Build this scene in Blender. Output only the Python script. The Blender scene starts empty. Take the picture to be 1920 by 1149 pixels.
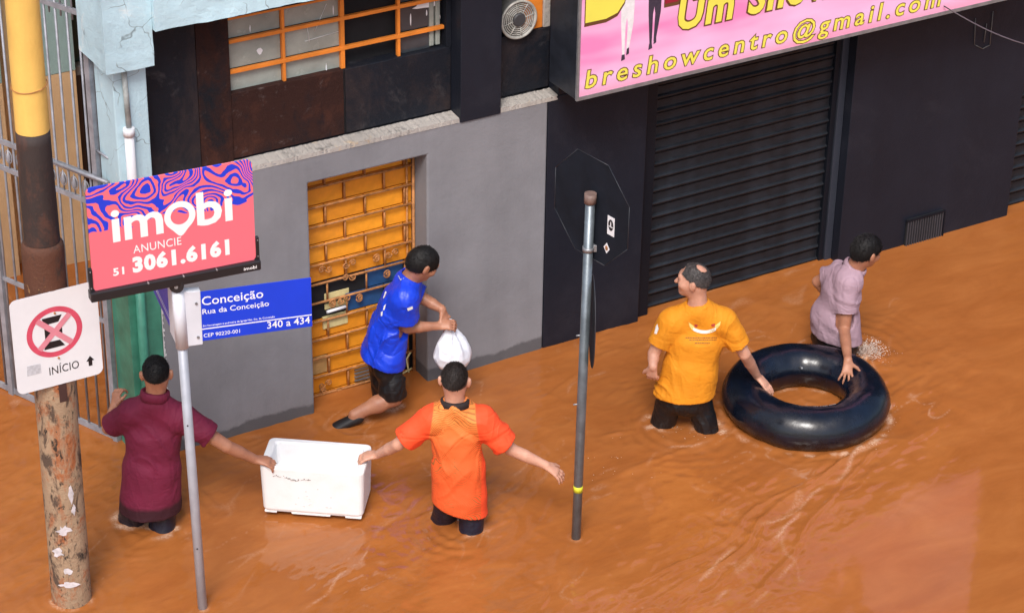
import bpy, math, random
import numpy as np
from mathutils import Vector, Matrix
random.seed(4); rng=np.random.default_rng(7)
scene=bpy.context.scene; COL=scene.collection
# ------------------------------------------------------------------ camera
SC=1.38
FPX,PITCH,ROLL,YA,DD=4626.3078,0.517591221,0.0165497099,1.03632980,9.22406231*SC
CH=6.4*SC
Fh=np.array([math.cos(YA),math.sin(YA),0.]);Rt=np.array([math.sin(YA),-math.cos(YA),0.]);ZZ=np.array([0,0,1.])
CF=Fh*math.cos(PITCH)-ZZ*math.sin(PITCH);_U=np.cross(Rt,CF)
CX=Rt*math.cos(ROLL)+_U*math.sin(ROLL);CU=-Rt*math.sin(ROLL)+_U*math.cos(ROLL)
CC=np.array([0,-DD,CH])
cd=bpy.data.cameras.new('camera');cam=bpy.data.objects.new('camera',cd);COL.objects.link(cam)
cd.sensor_width=36;cd.lens=FPX/1920*36;cd.clip_start=.1;cd.clip_end=500
cam.matrix_world=Matrix(((CX[0],CU[0],-CF[0],CC[0]),(CX[1],CU[1],-CF[1],CC[1]),(CX[2],CU[2],-CF[2],CC[2]),(0,0,0,1)))
scene.camera=cam
# ------------------------------------------------------------------ sky and light (bright overcast)
SUN_EL,SUN_AZ=math.radians(52),math.radians(218)   # azimuth measured from +Y clockwise
w=bpy.data.worlds.new('World');scene.world=w;w.use_nodes=True
nt=w.node_tree;nt.nodes.clear()
out=nt.nodes.new('ShaderNodeOutputWorld');bg=nt.nodes.new('ShaderNodeBackground')
sky=nt.nodes.new('ShaderNodeTexSky');sky.sky_type='NISHITA';sky.sun_disc=False
sky.sun_elevation=SUN_EL;sky.sun_rotation=SUN_AZ;sky.air_density=1.0;sky.dust_density=4.0;sky.ozone_density=1.0
hs=nt.nodes.new('ShaderNodeHueSaturation');hs.inputs['Saturation'].default_value=1.0
nt.links.new(sky.outputs[0],hs.inputs['Color']);nt.links.new(hs.outputs[0],bg.inputs[0]);bg.inputs[1].default_value=.13
nt.links.new(bg.outputs[0],out.inputs[0])
sl=bpy.data.lights.new('sun','SUN');sl.energy=1.65;sl.angle=math.radians(20);sl.color=(1,.985,.965)
so=bpy.data.objects.new('sun',sl);COL.objects.link(so)
sd=Vector((math.sin(SUN_AZ)*math.cos(SUN_EL),math.cos(SUN_AZ)*math.cos(SUN_EL),math.sin(SUN_EL)))
so.rotation_euler=sd.to_track_quat('Z','Y').to_euler();so.location=(0,-10,20)
scene.view_settings.view_transform='Standard';scene.view_settings.look='None';scene.view_settings.gamma=1
scene.view_settings.use_curve_mapping=False
scene.view_settings.exposure=0.6
scene.render.engine='CYCLES'

# ------------------------------------------------------------------ placing helpers: a sight line from the photograph meets a real plane
def ray(x,y): return CF+CX*(x-960)/FPX+CU*(574.5-y)/FPX
def hit(x,y,p0,n):
    r=ray(x,y);n=np.asarray(n,float);t=((np.asarray(p0,float)-CC)@n)/(r@n);return CC+r*t
def fac(x,y,yy=0): return hit(x,y,[0,yy,0],[0,1,0])
def wat(x,y,z=0): return hit(x,y,[0,0,z],[0,0,1])
# ------------------------------------------------------------------ noise
def _h(i,j,k,s):
    n=(i*374761393+j*668265263+k*2147483647+s*974711)&0xffffffff
    n=((n^(n>>13))*1274126177)&0xffffffff
    n=(n^(n>>16))&0xffffffff
    return n.astype(np.float64)/4294967295.0
def vnoise(P,s=0):
    P=np.asarray(P,float)+1000.0;I=np.floor(P).astype(np.int64);f=P-I;f=f*f*f*(f*(f*6-15)+10)
    r=0
    for a in(0,1):
        wa=f[:,0] if a else 1-f[:,0]
        for b in(0,1):
            wb=f[:,1] if b else 1-f[:,1]
            for c in(0,1):
                wc=f[:,2] if c else 1-f[:,2]
                r=r+wa*wb*wc*_h(I[:,0]+a,I[:,1]+b,I[:,2]+c,s)
    return r*2-1
# ------------------------------------------------------------------ materials
def newmat(name):
    m=bpy.data.materials.new(name);m.use_nodes=True;n=m.node_tree
    return m,n,n.nodes['Principled BSDF']
def nd(n,t,**k):
    x=n.nodes.new(t)
    for a,b in k.items():
        if a in x.inputs: x.inputs[a].default_value=b
        else: setattr(x,a,b)
    return x
def noise(n,co,scale,detail=5,rough=.6,stretch=None,dist=0):
    if stretch:
        mp=nd(n,'ShaderNodeMapping');mp.inputs['Scale'].default_value=stretch
        n.links.new(co,mp.inputs[0]);co=mp.outputs[0]
    t=nd(n,'ShaderNodeTexNoise');t.inputs['Scale'].default_value=scale;t.inputs['Detail'].default_value=detail
    t.inputs['Roughness'].default_value=rough;t.inputs['Distortion'].default_value=dist
    n.links.new(co,t.inputs['Vector']);return t.outputs['Fac']
def ramp(n,fac,stops):
    r=nd(n,'ShaderNodeValToRGB');e=r.color_ramp.elements
    while len(e)<len(stops): e.new(.5)
    for i,(p,c) in enumerate(stops):
        e[i].position=p;e[i].color=(c if hasattr(c,'__len__') else (c,c,c))+((1,) if hasattr(c,'__len__') else ()) if hasattr(c,'__len__') else (c,c,c,1)
    n.links.new(fac,r.inputs[0]);return r.outputs[0]
def mix(n,f,a,b,mode='MIX'):
    m=nd(n,'ShaderNodeMix',data_type='RGBA',blend_type=mode)
    for sock,v in((m.inputs[0],f),(m.inputs[6],a),(m.inputs[7],b)):
        if hasattr(v,'type'): n.links.new(v,sock)
        else: sock.default_value=(v if not hasattr(v,'__len__') else tuple(v)+(1,)) if hasattr(v,'__len__') else v
    return m.outputs[2]
def coords(n): return nd(n,'ShaderNodeTexCoord').outputs['Object']
def bump(n,b,h,strength=.3,dist=.01):
    x=nd(n,'ShaderNodeBump');x.inputs['Strength'].default_value=strength;x.inputs['Distance'].default_value=dist
    n.links.new(h,x.inputs['Height']);n.links.new(x.outputs[0],b.inputs['Normal'])
def M(name,col,rough=.6,metal=0,var=.25,vs=5,bs=0,bscale=60,rnd=0,spec=.5,bd=.004,coat=0):
    m,n,b=newmat(name);co=coords(n)
    v=ramp(n,noise(n,co,vs),[(.3,(1-var,)*3),(.7,(1+var*.4,)*3)])
    c=mix(n,1.0,col,v,'MULTIPLY')
    if rnd:
        oi=nd(n,'ShaderNodeObjectInfo');r=ramp(n,oi.outputs['Random'],[(0,(1-rnd,1-rnd*1.3,1-rnd)),(1,(1,1,1))])
        c=mix(n,1.0,c,r,'MULTIPLY')
    n.links.new(c,b.inputs['Base Color']);b.inputs['Metallic'].default_value=metal
    b.inputs['Specular IOR Level'].default_value=spec
    rr=nd(n,'ShaderNodeMapRange');rr.inputs['To Min'].default_value=max(0,rough-.1);rr.inputs['To Max'].default_value=min(1,rough+.1)
    n.links.new(noise(n,co,vs*3),rr.inputs[0]);n.links.new(rr.outputs[0],b.inputs['Roughness'])
    if coat: b.inputs['Coat Weight'].default_value=coat
    if bs: bump(n,b,noise(n,co,bscale,6),bs,bd)
    return m
def wallmat(name,col,stains=(),rough=.75,waterline=None,bs=.35):
    """plaster: base colour, patches, vertical runs, and a wet dirty band just above the water"""
    m,n,b=newmat(name);co=coords(n)
    v=ramp(n,noise(n,co,2.2,7,.6),[(.3,.86),(.7,1.08)]);c=mix(n,1.0,col,v,'MULTIPLY')
    st=ramp(n,noise(n,co,5,6,.6,(1,1,.12)),[(.35,.9),(.65,1.03)]);c=mix(n,.8,c,st,'MULTIPLY')
    for k,(sc,lo,hi,cc,str_) in enumerate(stains):
        f=ramp(n,noise(n,co,sc,8,.72,str_,.4),[(lo,0.),(hi,1.)]);c=mix(n,f,c,cc)
    g=ramp(n,noise(n,co,38,5,.8),[(.66,0.),(.76,.45)]);c=mix(n,g,c,tuple(min(1,x*1.6+.04) for x in col))
    if waterline:
        sx=nd(n,'ShaderNodeSeparateXYZ');n.links.new(co,sx.inputs[0])
        ad=nd(n,'ShaderNodeMath',operation='MULTIPLY_ADD');n.links.new(noise(n,co,3.5,5),ad.inputs[0]);ad.inputs[1].default_value=-.15;n.links.new(sx.outputs[2],ad.inputs[2])
        f=ramp(n,ad.outputs[0],[(0.0,1.),(.02,.0)]);
        f2=nd(n,'ShaderNodeMath',operation='MULTIPLY');n.links.new(f,f2.inputs[0]);f2.inputs[1].default_value=waterline[3]
        c=mix(n,f2.outputs[0],c,waterline[:3])
    n.links.new(c,b.inputs['Base Color']);b.inputs['Roughness'].default_value=rough;b.inputs['Specular IOR Level'].default_value=.22
    h=noise(n,co,45,8,.7);h2=noise(n,co,7,4);ad=nd(n,'ShaderNodeMath',operation='ADD');n.links.new(h,ad.inputs[0]);n.links.new(h2,ad.inputs[1])
    bump(n,b,ad.outputs[0],bs,.008);return m
# ------------------------------------------------------------------ mesh helpers
class MB:
    def __init__(s): s.v=[];s.f=[];s.sm=[]
    def add(s,v,f,smooth=False):
        o=len(s.v);s.v+= [tuple(map(float,p)) for p in v];s.f+=[tuple(i+o for i in q) for q in f];s.sm+=[smooth]*len(f);return s
    def box(s,a,b):
        x0,y0,z0=a;x1,y1,z1=b
        return s.add([(x0,y0,z0),(x1,y0,z0),(x1,y1,z0),(x0,y1,z0),(x0,y0,z1),(x1,y0,z1),(x1,y1,z1),(x0,y1,z1)],
          [(0,3,2,1),(4,5,6,7),(0,1,5,4),(1,2,6,5),(2,3,7,6),(3,0,4,7)])
    def obox(s,c,ex,ey,ez,hx,hy,hz):
        c,ex,ey,ez=map(np.array,(c,ex,ey,ez));v=[c+ex*hx*i+ey*hy*j+ez*hz*k for k in(-1,1) for i,j in((-1,-1),(1,-1),(1,1),(-1,1))]
        return s.add(v,[(0,3,2,1),(4,5,6,7),(0,1,5,4),(1,2,6,5),(2,3,7,6),(3,0,4,7)])
    def tube(s,pts,r,seg=10,cap=True,closed=False):
        pts=[np.array(p,float) for p in pts];n=len(pts);rs=r if hasattr(r,'__len__') else [r]*n
        t0=pts[1]-pts[0];t0/=np.linalg.norm(t0);up=np.array([0,0,1.]) if abs(t0[2])<.9 else np.array([1.,0,0])
        u=np.cross(t0,up);u/=np.linalg.norm(u);V=[]
        for i,p in enumerate(pts):
            if closed: t=pts[(i+1)%n]-pts[i-1]
            else: t=pts[min(i+1,n-1)]-pts[max(i-1,0)]
            t=t/np.linalg.norm(t);u=u-t*(u@t);u/=np.linalg.norm(u);w_=np.cross(t,u)
            for k in range(seg):
                a=2*math.pi*k/seg;V.append(p+(u*math.cos(a)+w_*math.sin(a))*rs[i])
        Fc=[]
        for i in range(n if closed else n-1):
            j=(i+1)%n
            for k in range(seg): Fc.append((i*seg+k,i*seg+(k+1)%seg,j*seg+(k+1)%seg,j*seg+k))
        s.add(V,Fc,True)
        if cap and not closed:
            o=len(s.v)-len(V);s.f+=[tuple(o+k for k in range(seg))[::-1],tuple(o+(n-1)*seg+k for k in range(seg))];s.sm+=[False]*2
        return s
    def prism(s,pts,o,ex,ez,ey,d):
        """polygon pts (2d) in plane o+ex*a+ez*b extruded along ey by d"""
        o,ex,ez,ey=map(np.array,(o,ex,ez,ey));n=len(pts)
        A=[o+ex*a+ez*b for a,b in pts];B=[p+ey*d for p in A]
        return s.add(A+B,[tuple(range(n)),tuple(range(n,2*n))[::-1]]+[(i,i+n,(i+1)%n+n,(i+1)%n) for i in range(n)])
def rootloc(p):
    while p is not None and p.parent is not None: p=p.parent
    return np.array(p.location) if p is not None else np.zeros(3)
def link(name,me,mat=None,parent=None,kind=None):
    o=bpy.data.objects.new(name,me);COL.objects.link(o)
    if mat and not me.materials: me.materials.append(mat)
    if parent: o.parent=parent
    if kind: o['kind']=kind
    return o
def build(mb,name,mat,parent=None,kind=None,bevel=0,loc=None):
    me=bpy.data.meshes.new(name);r=rootloc(parent) if parent else np.zeros(3)
    base=r if loc is None else np.array(loc)
    me.from_pydata([tuple(np.array(v)-base) for v in mb.v],[],mb.f);me.polygons.foreach_set('use_smooth',mb.sm)
    o=link(name,me,mat,parent,kind)
    if loc is not None: o.location=tuple(np.array(loc)-r)
    if bevel:
        m=o.modifiers.new('bevel','BEVEL');m.width=bevel;m.segments=2;m.limit_method='ANGLE';m.angle_limit=math.radians(50)
    return o
def tag(o,label,cat,group=None):
    o['label']=label;o['category']=cat
    if group:o['group']=group
    return o
def empty(name,loc,label,cat,group=None,rz=0):
    o=bpy.data.objects.new(name,None);o.empty_display_size=.1;COL.objects.link(o);o.location=tuple(loc);o.rotation_euler=(0,0,rz)
    return tag(o,label,cat,group)
def text(name,s,mat,parent,o,ex,ez,h=None,width=None,off=0,sp=1,shear=0,depth=.0015,kx=None,d=0.0,local=False,ref='A'):
    """flat lettering: baseline origin o, along ex, up ez; h = capital height, width = total width"""
    cu=bpy.data.curves.new('t','FONT');cu.body=s;cu.size=1;cu.offset=off;cu.space_character=sp;cu.shear=shear;cu.extrude=.001;cu.resolution_u=3
    to=bpy.data.objects.new('t',cu);COL.objects.link(to);bpy.context.view_layer.update()
    me=bpy.data.meshes.new_from_object(to.evaluated_get(bpy.context.evaluated_depsgraph_get()));bpy.data.objects.remove(to)
    n=len(me.vertices);v=np.zeros(n*3);me.vertices.foreach_get('co',v);v=v.reshape(-1,3)
    caph=.73
    x0,x1=v[:,0].min(),v[:,0].max();sy=h/caph;sx=(width/(x1-x0)) if width else sy
    ex,ez,o=np.array(ex,float),np.array(ez,float),np.array(o,float);nn=np.cross(ex,ez)
    base=np.zeros(3) if local else rootloc(parent)
    P=o+ex*((v[:,0:1]-x0)*sx)+ez*(v[:,1:2]*sy)+nn*(v[:,2:3]*depth/.001+d)-base
    me.vertices.foreach_set('co',P.ravel());me.update();me.name=name
    return link(name,me,mat,parent)
X3,Y3,Z3=np.eye(3)
# ------------------------------------------------------------------ material palette
m_grey=wallmat('grey_plaster',(.222,.223,.240),[(1.6,.62,.8,(.2,.195,.21),None)],waterline=(.06,.058,.062,.7))
m_navy=wallmat('navy_paint',(.0125,.0150,.0235),[(1.6,.52,.8,(.024,.026,.036),None),(9,.70,.8,(.05,.05,.06),(1,1,.3))],rough=.42,bs=.2)
m_black=wallmat('black_paint',(.006,.008,.013),[],rough=.45,bs=.2)
m_brown=wallmat('worn_dark_plaster',(.009,.0115,.018),[(1.7,.50,.72,(.040,.028,.027),(1,1,.6)),(4,.56,.76,(.06,.058,.062),(1,1,.8))],rough=.55,bs=.5)
m_rust=wallmat('rusty_brown_render',(.034,.013,.010),[(2.2,.48,.66,(.075,.026,.016),None),(3.1,.50,.66,(.008,.009,.013),(1,1,.7)),(13,.60,.72,(.09,.065,.06),None)],rough=.9,bs=1.0)
m_ledge=wallmat('chipped_cement',(.40,.37,.34),[(9,.55,.66,(.16,.15,.14),None),(4,.6,.7,(.5,.36,.22),None)],rough=.9,bs=.9)
m_lblue=wallmat('pale_blue_paint',(.52,.72,.80),[(3,.60,.72,(.74,.80,.80),None),(11,.70,.74,(.20,.19,.17),None)],rough=.7,bs=.6)
_n=m_lblue.node_tree;_b=_n.nodes['Principled BSDF'];_co=coords(_n);_mp=nd(_n,'ShaderNodeMapping');_n.links.new(_co,_mp.inputs[0])
_ns=nd(_n,'ShaderNodeTexNoise');_ns.inputs['Scale'].default_value=7;_n.links.new(_co,_ns.inputs['Vector'])
_va=nd(_n,'ShaderNodeVectorMath',operation='MULTIPLY_ADD');_n.links.new(_ns.outputs['Color'],_va.inputs[0]);_va.inputs[1].default_value=(.16,.16,.16);_n.links.new(_co,_va.inputs[2])
_vo=nd(_n,'ShaderNodeTexVoronoi',feature='DISTANCE_TO_EDGE');_vo.inputs['Scale'].default_value=3.2;_n.links.new(_va.outputs[0],_vo.inputs['Vector'])
_ln=ramp(_n,_vo.outputs['Distance'],[(.002,.8),(.009,0.)]);_mk=ramp(_n,noise(_n,_co,2.6,3),[(.46,0.),(.54,1.)])
_mm=nd(_n,'ShaderNodeMath',operation='MULTIPLY');_n.links.new(_ln,_mm.inputs[0]);_n.links.new(_mk,_mm.inputs[1])
_old=_b.inputs['Base Color'].links[0].from_socket;_n.links.new(mix(_n,_mm.outputs[0],_old,(.16,.20,.21)),_b.inputs['Base Color'])
m_green=M('green_paint',(.05,.235,.16),.45,var=.35,vs=7,bs=.2)
m_white_chip=M('bare_plaster',(.62,.62,.62),.9,bs=.5)
m_orange=M('orange_sheet',(.94,.365,.022),.5,var=.2,vs=9,bs=.25,bscale=25,rnd=.22)
m_orangep=M('orange_paint',(.78,.24,.03),.5,var=.25)
m_yellowp=M('worn_ochre_paint',(.55,.30,.07),.6,var=.35,vs=12,bs=.3)
m_rusty=M('rusty_iron',(.50,.22,.075),.7,metal=.2,var=.5,vs=25,bs=.4,bscale=90)
m_steel=M('galvanised_steel',(.30,.31,.33),.42,metal=.55,var=.25,vs=14,bs=.1)
m_fence=M('grey_fence_paint',(.30,.31,.35),.45,metal=.2,var=.35,vs=12,bs=.15)
m_white=M('white_paint',(.74,.75,.78),.4,var=.06)
m_glass_d=M('dusty_glass',(.30,.33,.30),.25,var=.3,vs=4,coat=.3)
m_glass_b=M('dark_glass',(.045,.052,.06),.15,var=.4,vs=5,coat=.3)
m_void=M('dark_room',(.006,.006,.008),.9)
m_blackp=M('black_plastic',(.014,.014,.017),.38,var=.2)
m_blue_sheet=M('blue_sheet',(.015,.085,.24),.5,var=.3,vs=10,bs=.2)
m_cream=M('cream_enamel',(.72,.62,.30),.5,var=.25,vs=12)
m_beige=wallmat('beige_plaster',(.56,.38,.22),[(2.5,.6,.75,(.65,.50,.34),None)],bs=.4)
m_teal=wallmat('teal_grey_plaster',(.25,.36,.36),[(3,.6,.75,(.18,.32,.30),None)],bs=.4)
m_darkwood=M('dark_brown_door',(.045,.022,.018),.6,var=.4,vs=4)
# ------------------------------------------------------------------ setting: street bed and flood water
g=MB();g.box((-40,-60,-.75),(60,60,-.6));build(g,'street',M('wet_asphalt',(.05,.05,.05),.8,bs=.4),kind='structure')
g=MB();g.box((-40,-2.35,-.596),(4.4,-.0,-.585)) ;g.box((4.4,-2.35,-.596),(60,-.004,-.585));build(g,'pavement',M('pavement_concrete',(.25,.24,.22),.9,bs=.4),kind='structure')

def axis_coords(a,b,st,lo,hi,far=1.25):
    c=list(np.arange(a,b,st));s=st;x=c[-1]
    while x<hi: s*=far;x+=s;c.append(x)
    s=st;x=c[0];L=[]
    while x>lo: s*=far;x-=s;L.append(x)
    return np.array(L[::-1]+c)
xs=axis_coords(3.2,12.6,.015,-45,65);ys=axis_coords(-4.7,1.9,.015,-60,60)
GX,GY=np.meshgrid(xs,ys,indexing='ij');P2=np.stack([GX.ravel(),GY.ravel()],1)
def n2(p,sx,sy,ang,s,wz=0):
    c,t=math.cos(ang),math.sin(ang);u=(p[:,0]*c+p[:,1]*t)/sx;v=(-p[:,0]*t+p[:,1]*c)/sy
    return vnoise(np.stack([u,v,np.full(len(u),s*3.7)],1),s)
def sstep(a,b,x):
    t=np.clip((x-a)/(b-a),0,1);return t*t*(3-2*t)
wp=P2+np.stack([n2(P2,.9,.9,0,1),n2(P2,.9,.9,0,2)],1)*.16
def ridged(p,sx,sy,ang,s): return 1-2*np.abs(n2(p,sx,sy,ang,s))
ANG=math.radians(200)
calm=np.maximum(sstep(6.62,7.05,.52*P2[:,0]-.85*P2[:,1]+.12*n2(P2,.8,.8,0,41)),sstep(10.0,10.8,P2[:,0]))          # right part flows smoothly
act=1-.94*calm
act*=.55+.45*sstep(-.2,.6,n2(P2,2.0,1.3,ANG,9))
hh=.0085*(1-.78*calm)*n2(wp,1.1,.6,ANG,3)+act*(.0070*ridged(wp,.62,.26,ANG,4)+.0050*ridged(wp,.30,.13,ANG+.2,5)+.0032*ridged(wp,.15,.07,ANG-.2,6)+.0014*n2(wp,.07,.04,ANG,7)+(.25+1.6*sstep(.0,.6,n2(P2,1.1,.7,ANG,51)))*(.0062*ridged(wp,.22,.085,ANG+.1,52)+.0036*ridged(wp,.11,.05,ANG-.1,53))+.0040*np.exp(-(n2(wp,.55,.20,ANG+.3,8)/.07)**2)+.0022*np.exp(-(n2(wp,.35,.11,ANG-.3,18)/.08)**2))
hh=hh*.8
def ring(c,d0,A,lam,dec):
    d=np.hypot(P2[:,0]-c[0],P2[:,1]-c[1])-d0
    return np.where(d>-.03,A*.95*np.cos(2*np.pi*d/lam+4.5*n2(P2,.22,.22,0,11))*np.exp(-np.maximum(d,0)/dec)*np.clip(.55+.9*n2(P2,.3,.3,0,12),.0,1.2),0)
def wake(a,b,A,wd,grow=.0):
    a=np.array(a[:2]);b=np.array(b[:2]);L=np.linalg.norm(b-a);t=(b-a)/L;q=P2+np.stack([n2(P2,.5,.5,0,13),n2(P2,.5,.5,0,14)],1)*.07-a
    u=q@t;v=q@np.array([-t[1],t[0]])
    e=np.exp(-(v/(wd*(1+grow*np.clip(u,0,9))))**2)*sstep(-.05,.12,u)*(1-sstep(L*.7,L,u))
    return A*e*(.55+.45*np.cos(v/wd*3.1+.6))*(.7+.5*n2(P2,.25,.12,ANG,15))
T0=wat(1511,745,.1)
for q,d0,A,lam,dec in (((283,978),.16,.005,.10,.22),((865,985),.15,.006,.10,.25),((1283,800),.2,.008,.09,.3),((1590,655),.18,.008,.1,.25),((690,770),.15,.005,.09,.25),((135,1118),.12,.004,.08,.18),((380,1140),.03,.003,.05,.12),((1080,1008),.03,.003,.05,.12),((1511,755),.56,.006,.10,.16)):
    hh+=ring(wat(*q),d0,A,lam,dec)
for a,b,A,wd in (((1655,800),(1240,1149),.016,.035),((1600,850),(1180,1120),.012,.03),((1640,840),(1400,1149),.012,.03),((1560,850),(1330,1140),.010,.045),
                 ((1330,810),(1080,930),.009,.04),((1215,800),(1100,830),.007,.03),((1500,640),(1250,640),.006,.03),((1100,690),(1000,760),.009,.03),((1170,650),(1080,690),.006,.02),
                 ((1270,640),(1100,780),.006,.05),((330,1000),(300,1090),.005,.03),((220,880),(170,960),.006,.03),((900,1000),(640,1140),.007,.05),((700,1000),(560,1140),.007,.05)):
    hh+=wake(wat(*a),wat(*b),A,wd)
# where froth gathers: wave crests in the broken water, wake edges, and round whatever stands in the stream
foam=np.zeros(len(P2));wq=P2+np.stack([n2(P2,.3,.3,0,61),n2(P2,.3,.3,0,62)],1)*.10
for (sx_,sy_,an,sd,wd,am) in ((.50,.17,ANG+.25,63,.04,.5),(.30,.10,ANG-.1,64,.04,.42),(.8,.3,ANG+.5,65,.03,.38)):
    foam+=am*np.exp(-(n2(wq,sx_,sy_,an,sd)/wd)**2)*sstep(.25,.62,n2(P2,.38,.24,ANG,sd+10))
foam*=act*.8
def near(c,r0,wd): return np.exp(-((np.hypot(P2[:,0]-c[0],P2[:,1]-c[1])-r0)/wd)**2)
brk=np.clip(.15+1.3*n2(wq,.07,.05,0,66),0,1)
for q,r0 in (((1238,793),.09),((1330,803),.09),((883,990),.08),((835,962),.08),((245,972),.09),((302,990),.085),((738,760),.05),((664,790),.07),((1600,664),.10)): foam+=near(wat(*q),r0,.03)*brk*1.3
for q,r0 in (((135,1118),.125),((380,1140),.032),((1080,1008),.033)): foam+=near(wat(*q),r0,.012)*brk*.8
tq=P2-T0[:2];ta=np.arctan2(tq[:,1],tq[:,0]);fr_=.35+.65*sstep(-.3,.7,np.cos(ta-math.atan2(Rt[1]-Fh[1]*.9,Rt[0]-Fh[0]*.9)))
foam+=near(T0,.575,.022)*brk*fr_*1.2+near(T0,.28,.012)*brk*.7
for a_,b_ in (((1662,800),(1560,900)),((1560,900),(1420,1000)),((1420,1000),(1260,1140)),((1500,955),(1330,1149)),((1340,815),(1200,880)),((1140,690),(1050,740)),((1530,632),(1440,655)),((700,1030),(560,1149)),((1490,1040),(1400,1149))):
    a0=wat(*a_)[:2];b0_=wat(*b_)[:2];L=np.linalg.norm(b0_-a0);t=(b0_-a0)/L;q=wq-a0;u=q@t;v=q@np.array([-t[1],t[0]])
    foam+=.48*np.exp(-(v/.012)**2)*sstep(-.05,.1,u)*(1-sstep(L*.8,L,u))*np.clip(.3+1.4*n2(wq,.12,.05,ANG,67),0,1)
sp0=wat(1604,668)+Rt*.10;dsp=np.hypot((P2[:,0]-sp0[0]),(P2[:,1]-sp0[1]));hh+=np.exp(-(dsp/.14)**2)*(.022+.03*n2(P2,.06,.05,0,31)+.015*n2(P2,.03,.03,0,32))
far=np.maximum(np.abs(P2[:,0]-7.9)-5.2,np.abs(P2[:,1]+1.1)-4.2);hh*=1-sstep(0,2.5,far)
me=bpy.data.meshes.new('flood_water');nx,ny=GX.shape
V=np.stack([P2[:,0],P2[:,1],hh],1);me.vertices.add(len(V));me.vertices.foreach_set('co',V.ravel())
ii,jj=np.meshgrid(np.arange(nx-1),np.arange(ny-1),indexing='ij');a=(ii*ny+jj).ravel()
Q=np.stack([a,a+ny,a+ny+1,a+1],1);nf=len(Q);me.loops.add(nf*4);me.loops.foreach_set('vertex_index',Q.ravel())
me.polygons.add(nf);me.polygons.foreach_set('loop_start',np.arange(nf)*4);me.polygons.foreach_set('use_smooth',np.ones(nf,bool));me.update()
foam*=1-sstep(0,1.0,far);me.attributes.new('foam','FLOAT','POINT').data.foreach_set('value',np.clip(foam,0,1).astype(np.float32))
mw,n,b=newmat('muddy_flood_water');co=coords(n)
c1=ramp(n,noise(n,co,1.3,5,.6,(1,2.0,1),1.2),[(.3,(.300,.094,.022)),(.5,(.335,.110,.027)),(.72,(.375,.130,.034))])
c2=ramp(n,noise(n,co,9,6,.7,(.5,1.4,1),.8),[(.35,.95),(.68,1.04)]);c=mix(n,1.0,c1,c2,'MULTIPLY')
at=nd(n,'ShaderNodeAttribute',attribute_name='foam');fm=nd(n,'ShaderNodeMath',operation='MULTIPLY');n.links.new(at.outputs['Fac'],fm.inputs[0])
n.links.new(ramp(n,noise(n,co,60,4,.7),[(.35,.15),(.6,1.)]),fm.inputs[1]);c=mix(n,fm.outputs[0],c,(.64,.41,.28))
n.links.new(c,b.inputs['Base Color']);b.inputs['Roughness'].default_value=.06;b.inputs['IOR'].default_value=1.42
bump(n,b,noise(n,co,16,3,.5,(.5,1.3,1),.6),.035,.01)
water=link('flood_water',me,mw,kind='structure')

# ------------------------------------------------------------------ the corner building
bld=empty('corner_building',(7.5,.3,0),'dark corner building with grey lower wall, orange grille door and black roller shutter','building')
def bx(name,a,b,m,p=bld,bev=.004,**k): return build(MB().box(a,b),name,m,p,bevel=bev,**k)
DX0,DX1,DZ=6.012,6.872,1.725
# grey street wall with the doorway cut out of it
pts=[(4.97,-.6),(DX0,-.6),(DX0,DZ),(DX1,DZ),(DX1,-.6),(7.787,-.6),(7.787,1.93),(4.97,1.93)]
build(MB().prism(pts,(0,0,0),X3,Z3,Y3,.34),'wall',m_grey,bld,bevel=.012)['label']='smooth grey plastered street wall around the door'
bx('doorstep',(DX0+.004,-.02,-.58),(DX1-.004,.5,-.34),m_ledge)
def strip(x0,x1,y0,y1,z,amp,n_=70,seed=3):
    mb=MB();rr=random.Random(seed);F_=[];V_=[]
    for i in range(n_+1):
        x=x0+(x1-x0)*i/n_;j=rr.uniform(-amp,amp)
        V_+=[(x,y0+max(0,j)*.5,z-.03),(x,y0+max(0,j)+.002,z+j*.5),(x,y1,z+.010+j*.4),(x,y1,z-.03)]
    for i in range(n_):
        for k in range(3): q=i*4+k;F_.append((q,q+4,q+5,q+1))
    return mb.add(V_,F_)
build(strip(4.97,7.112,-.004,.112,1.935,.006,150),'ledge',m_ledge,bld)
build(strip(7.42,7.862,-.004,.112,1.935,.006,30,seed=5),'ledge',m_ledge,bld)
# upper wall, set back behind the ledge
WX0,WX1,WZ0,WZ1=5.562,7.06,2.40,2.905
pts=[(4.97,1.94),(7.787,1.94),(7.787,4.3),(4.97,4.3)]
for a_,b_ in (((4.97,.112,1.94),(5.34,.34,3.02)),):bx('wall',a_,b_,m_brown)['label']='black painted upper wall beside the pale column'
bx('wall',(5.342,.108,1.94),(5.558,.34,3.02),m_rust)['label']='rough rusty brown render left of the window'
bx('wall_panel',(5.56,.114,1.955),(6.335,.34,WZ0),m_rust)['label']='rust stained dark panel under the left half of the window'
bx('wall_panel',(6.349,.114,1.955),(7.112,.34,WZ0),m_brown)['label']='black panel under the right half of the window'
bx('wall',(5.56,.13,1.94),(7.112,.34,1.953),m_brown,bev=0)
bx('wall',(6.336,.125,1.954),(6.348,.33,WZ0-.002),m_void,bev=0)
bx('wall',(5.56,.112,WZ1),(7.112,.34,3.02),m_brown)
bx('wall',(7.075,.112,WZ0+.002),(7.112,.34,WZ1-.002),m_brown,bev=0)
bx('pilaster',(7.116,-.012,1.905),(7.418,.36,4.3),m_navy)
bx('wall_panel',(7.420,.118,1.955),(7.862,.34,2.385),m_brown)['label']='dirty black panel below the round fan'
bx('wall_panel',(7.665,.128,2.387),(7.808,.34,3.2),m_orangep)['label']='flat orange panel beside the round fan'
bx('wall_panel',(7.810,.118,2.387),(7.862,.34,3.2),m_ledge)
bx('wall_panel',(7.420,.20,2.387),(7.663,.34,3.2),m_void)
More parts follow.
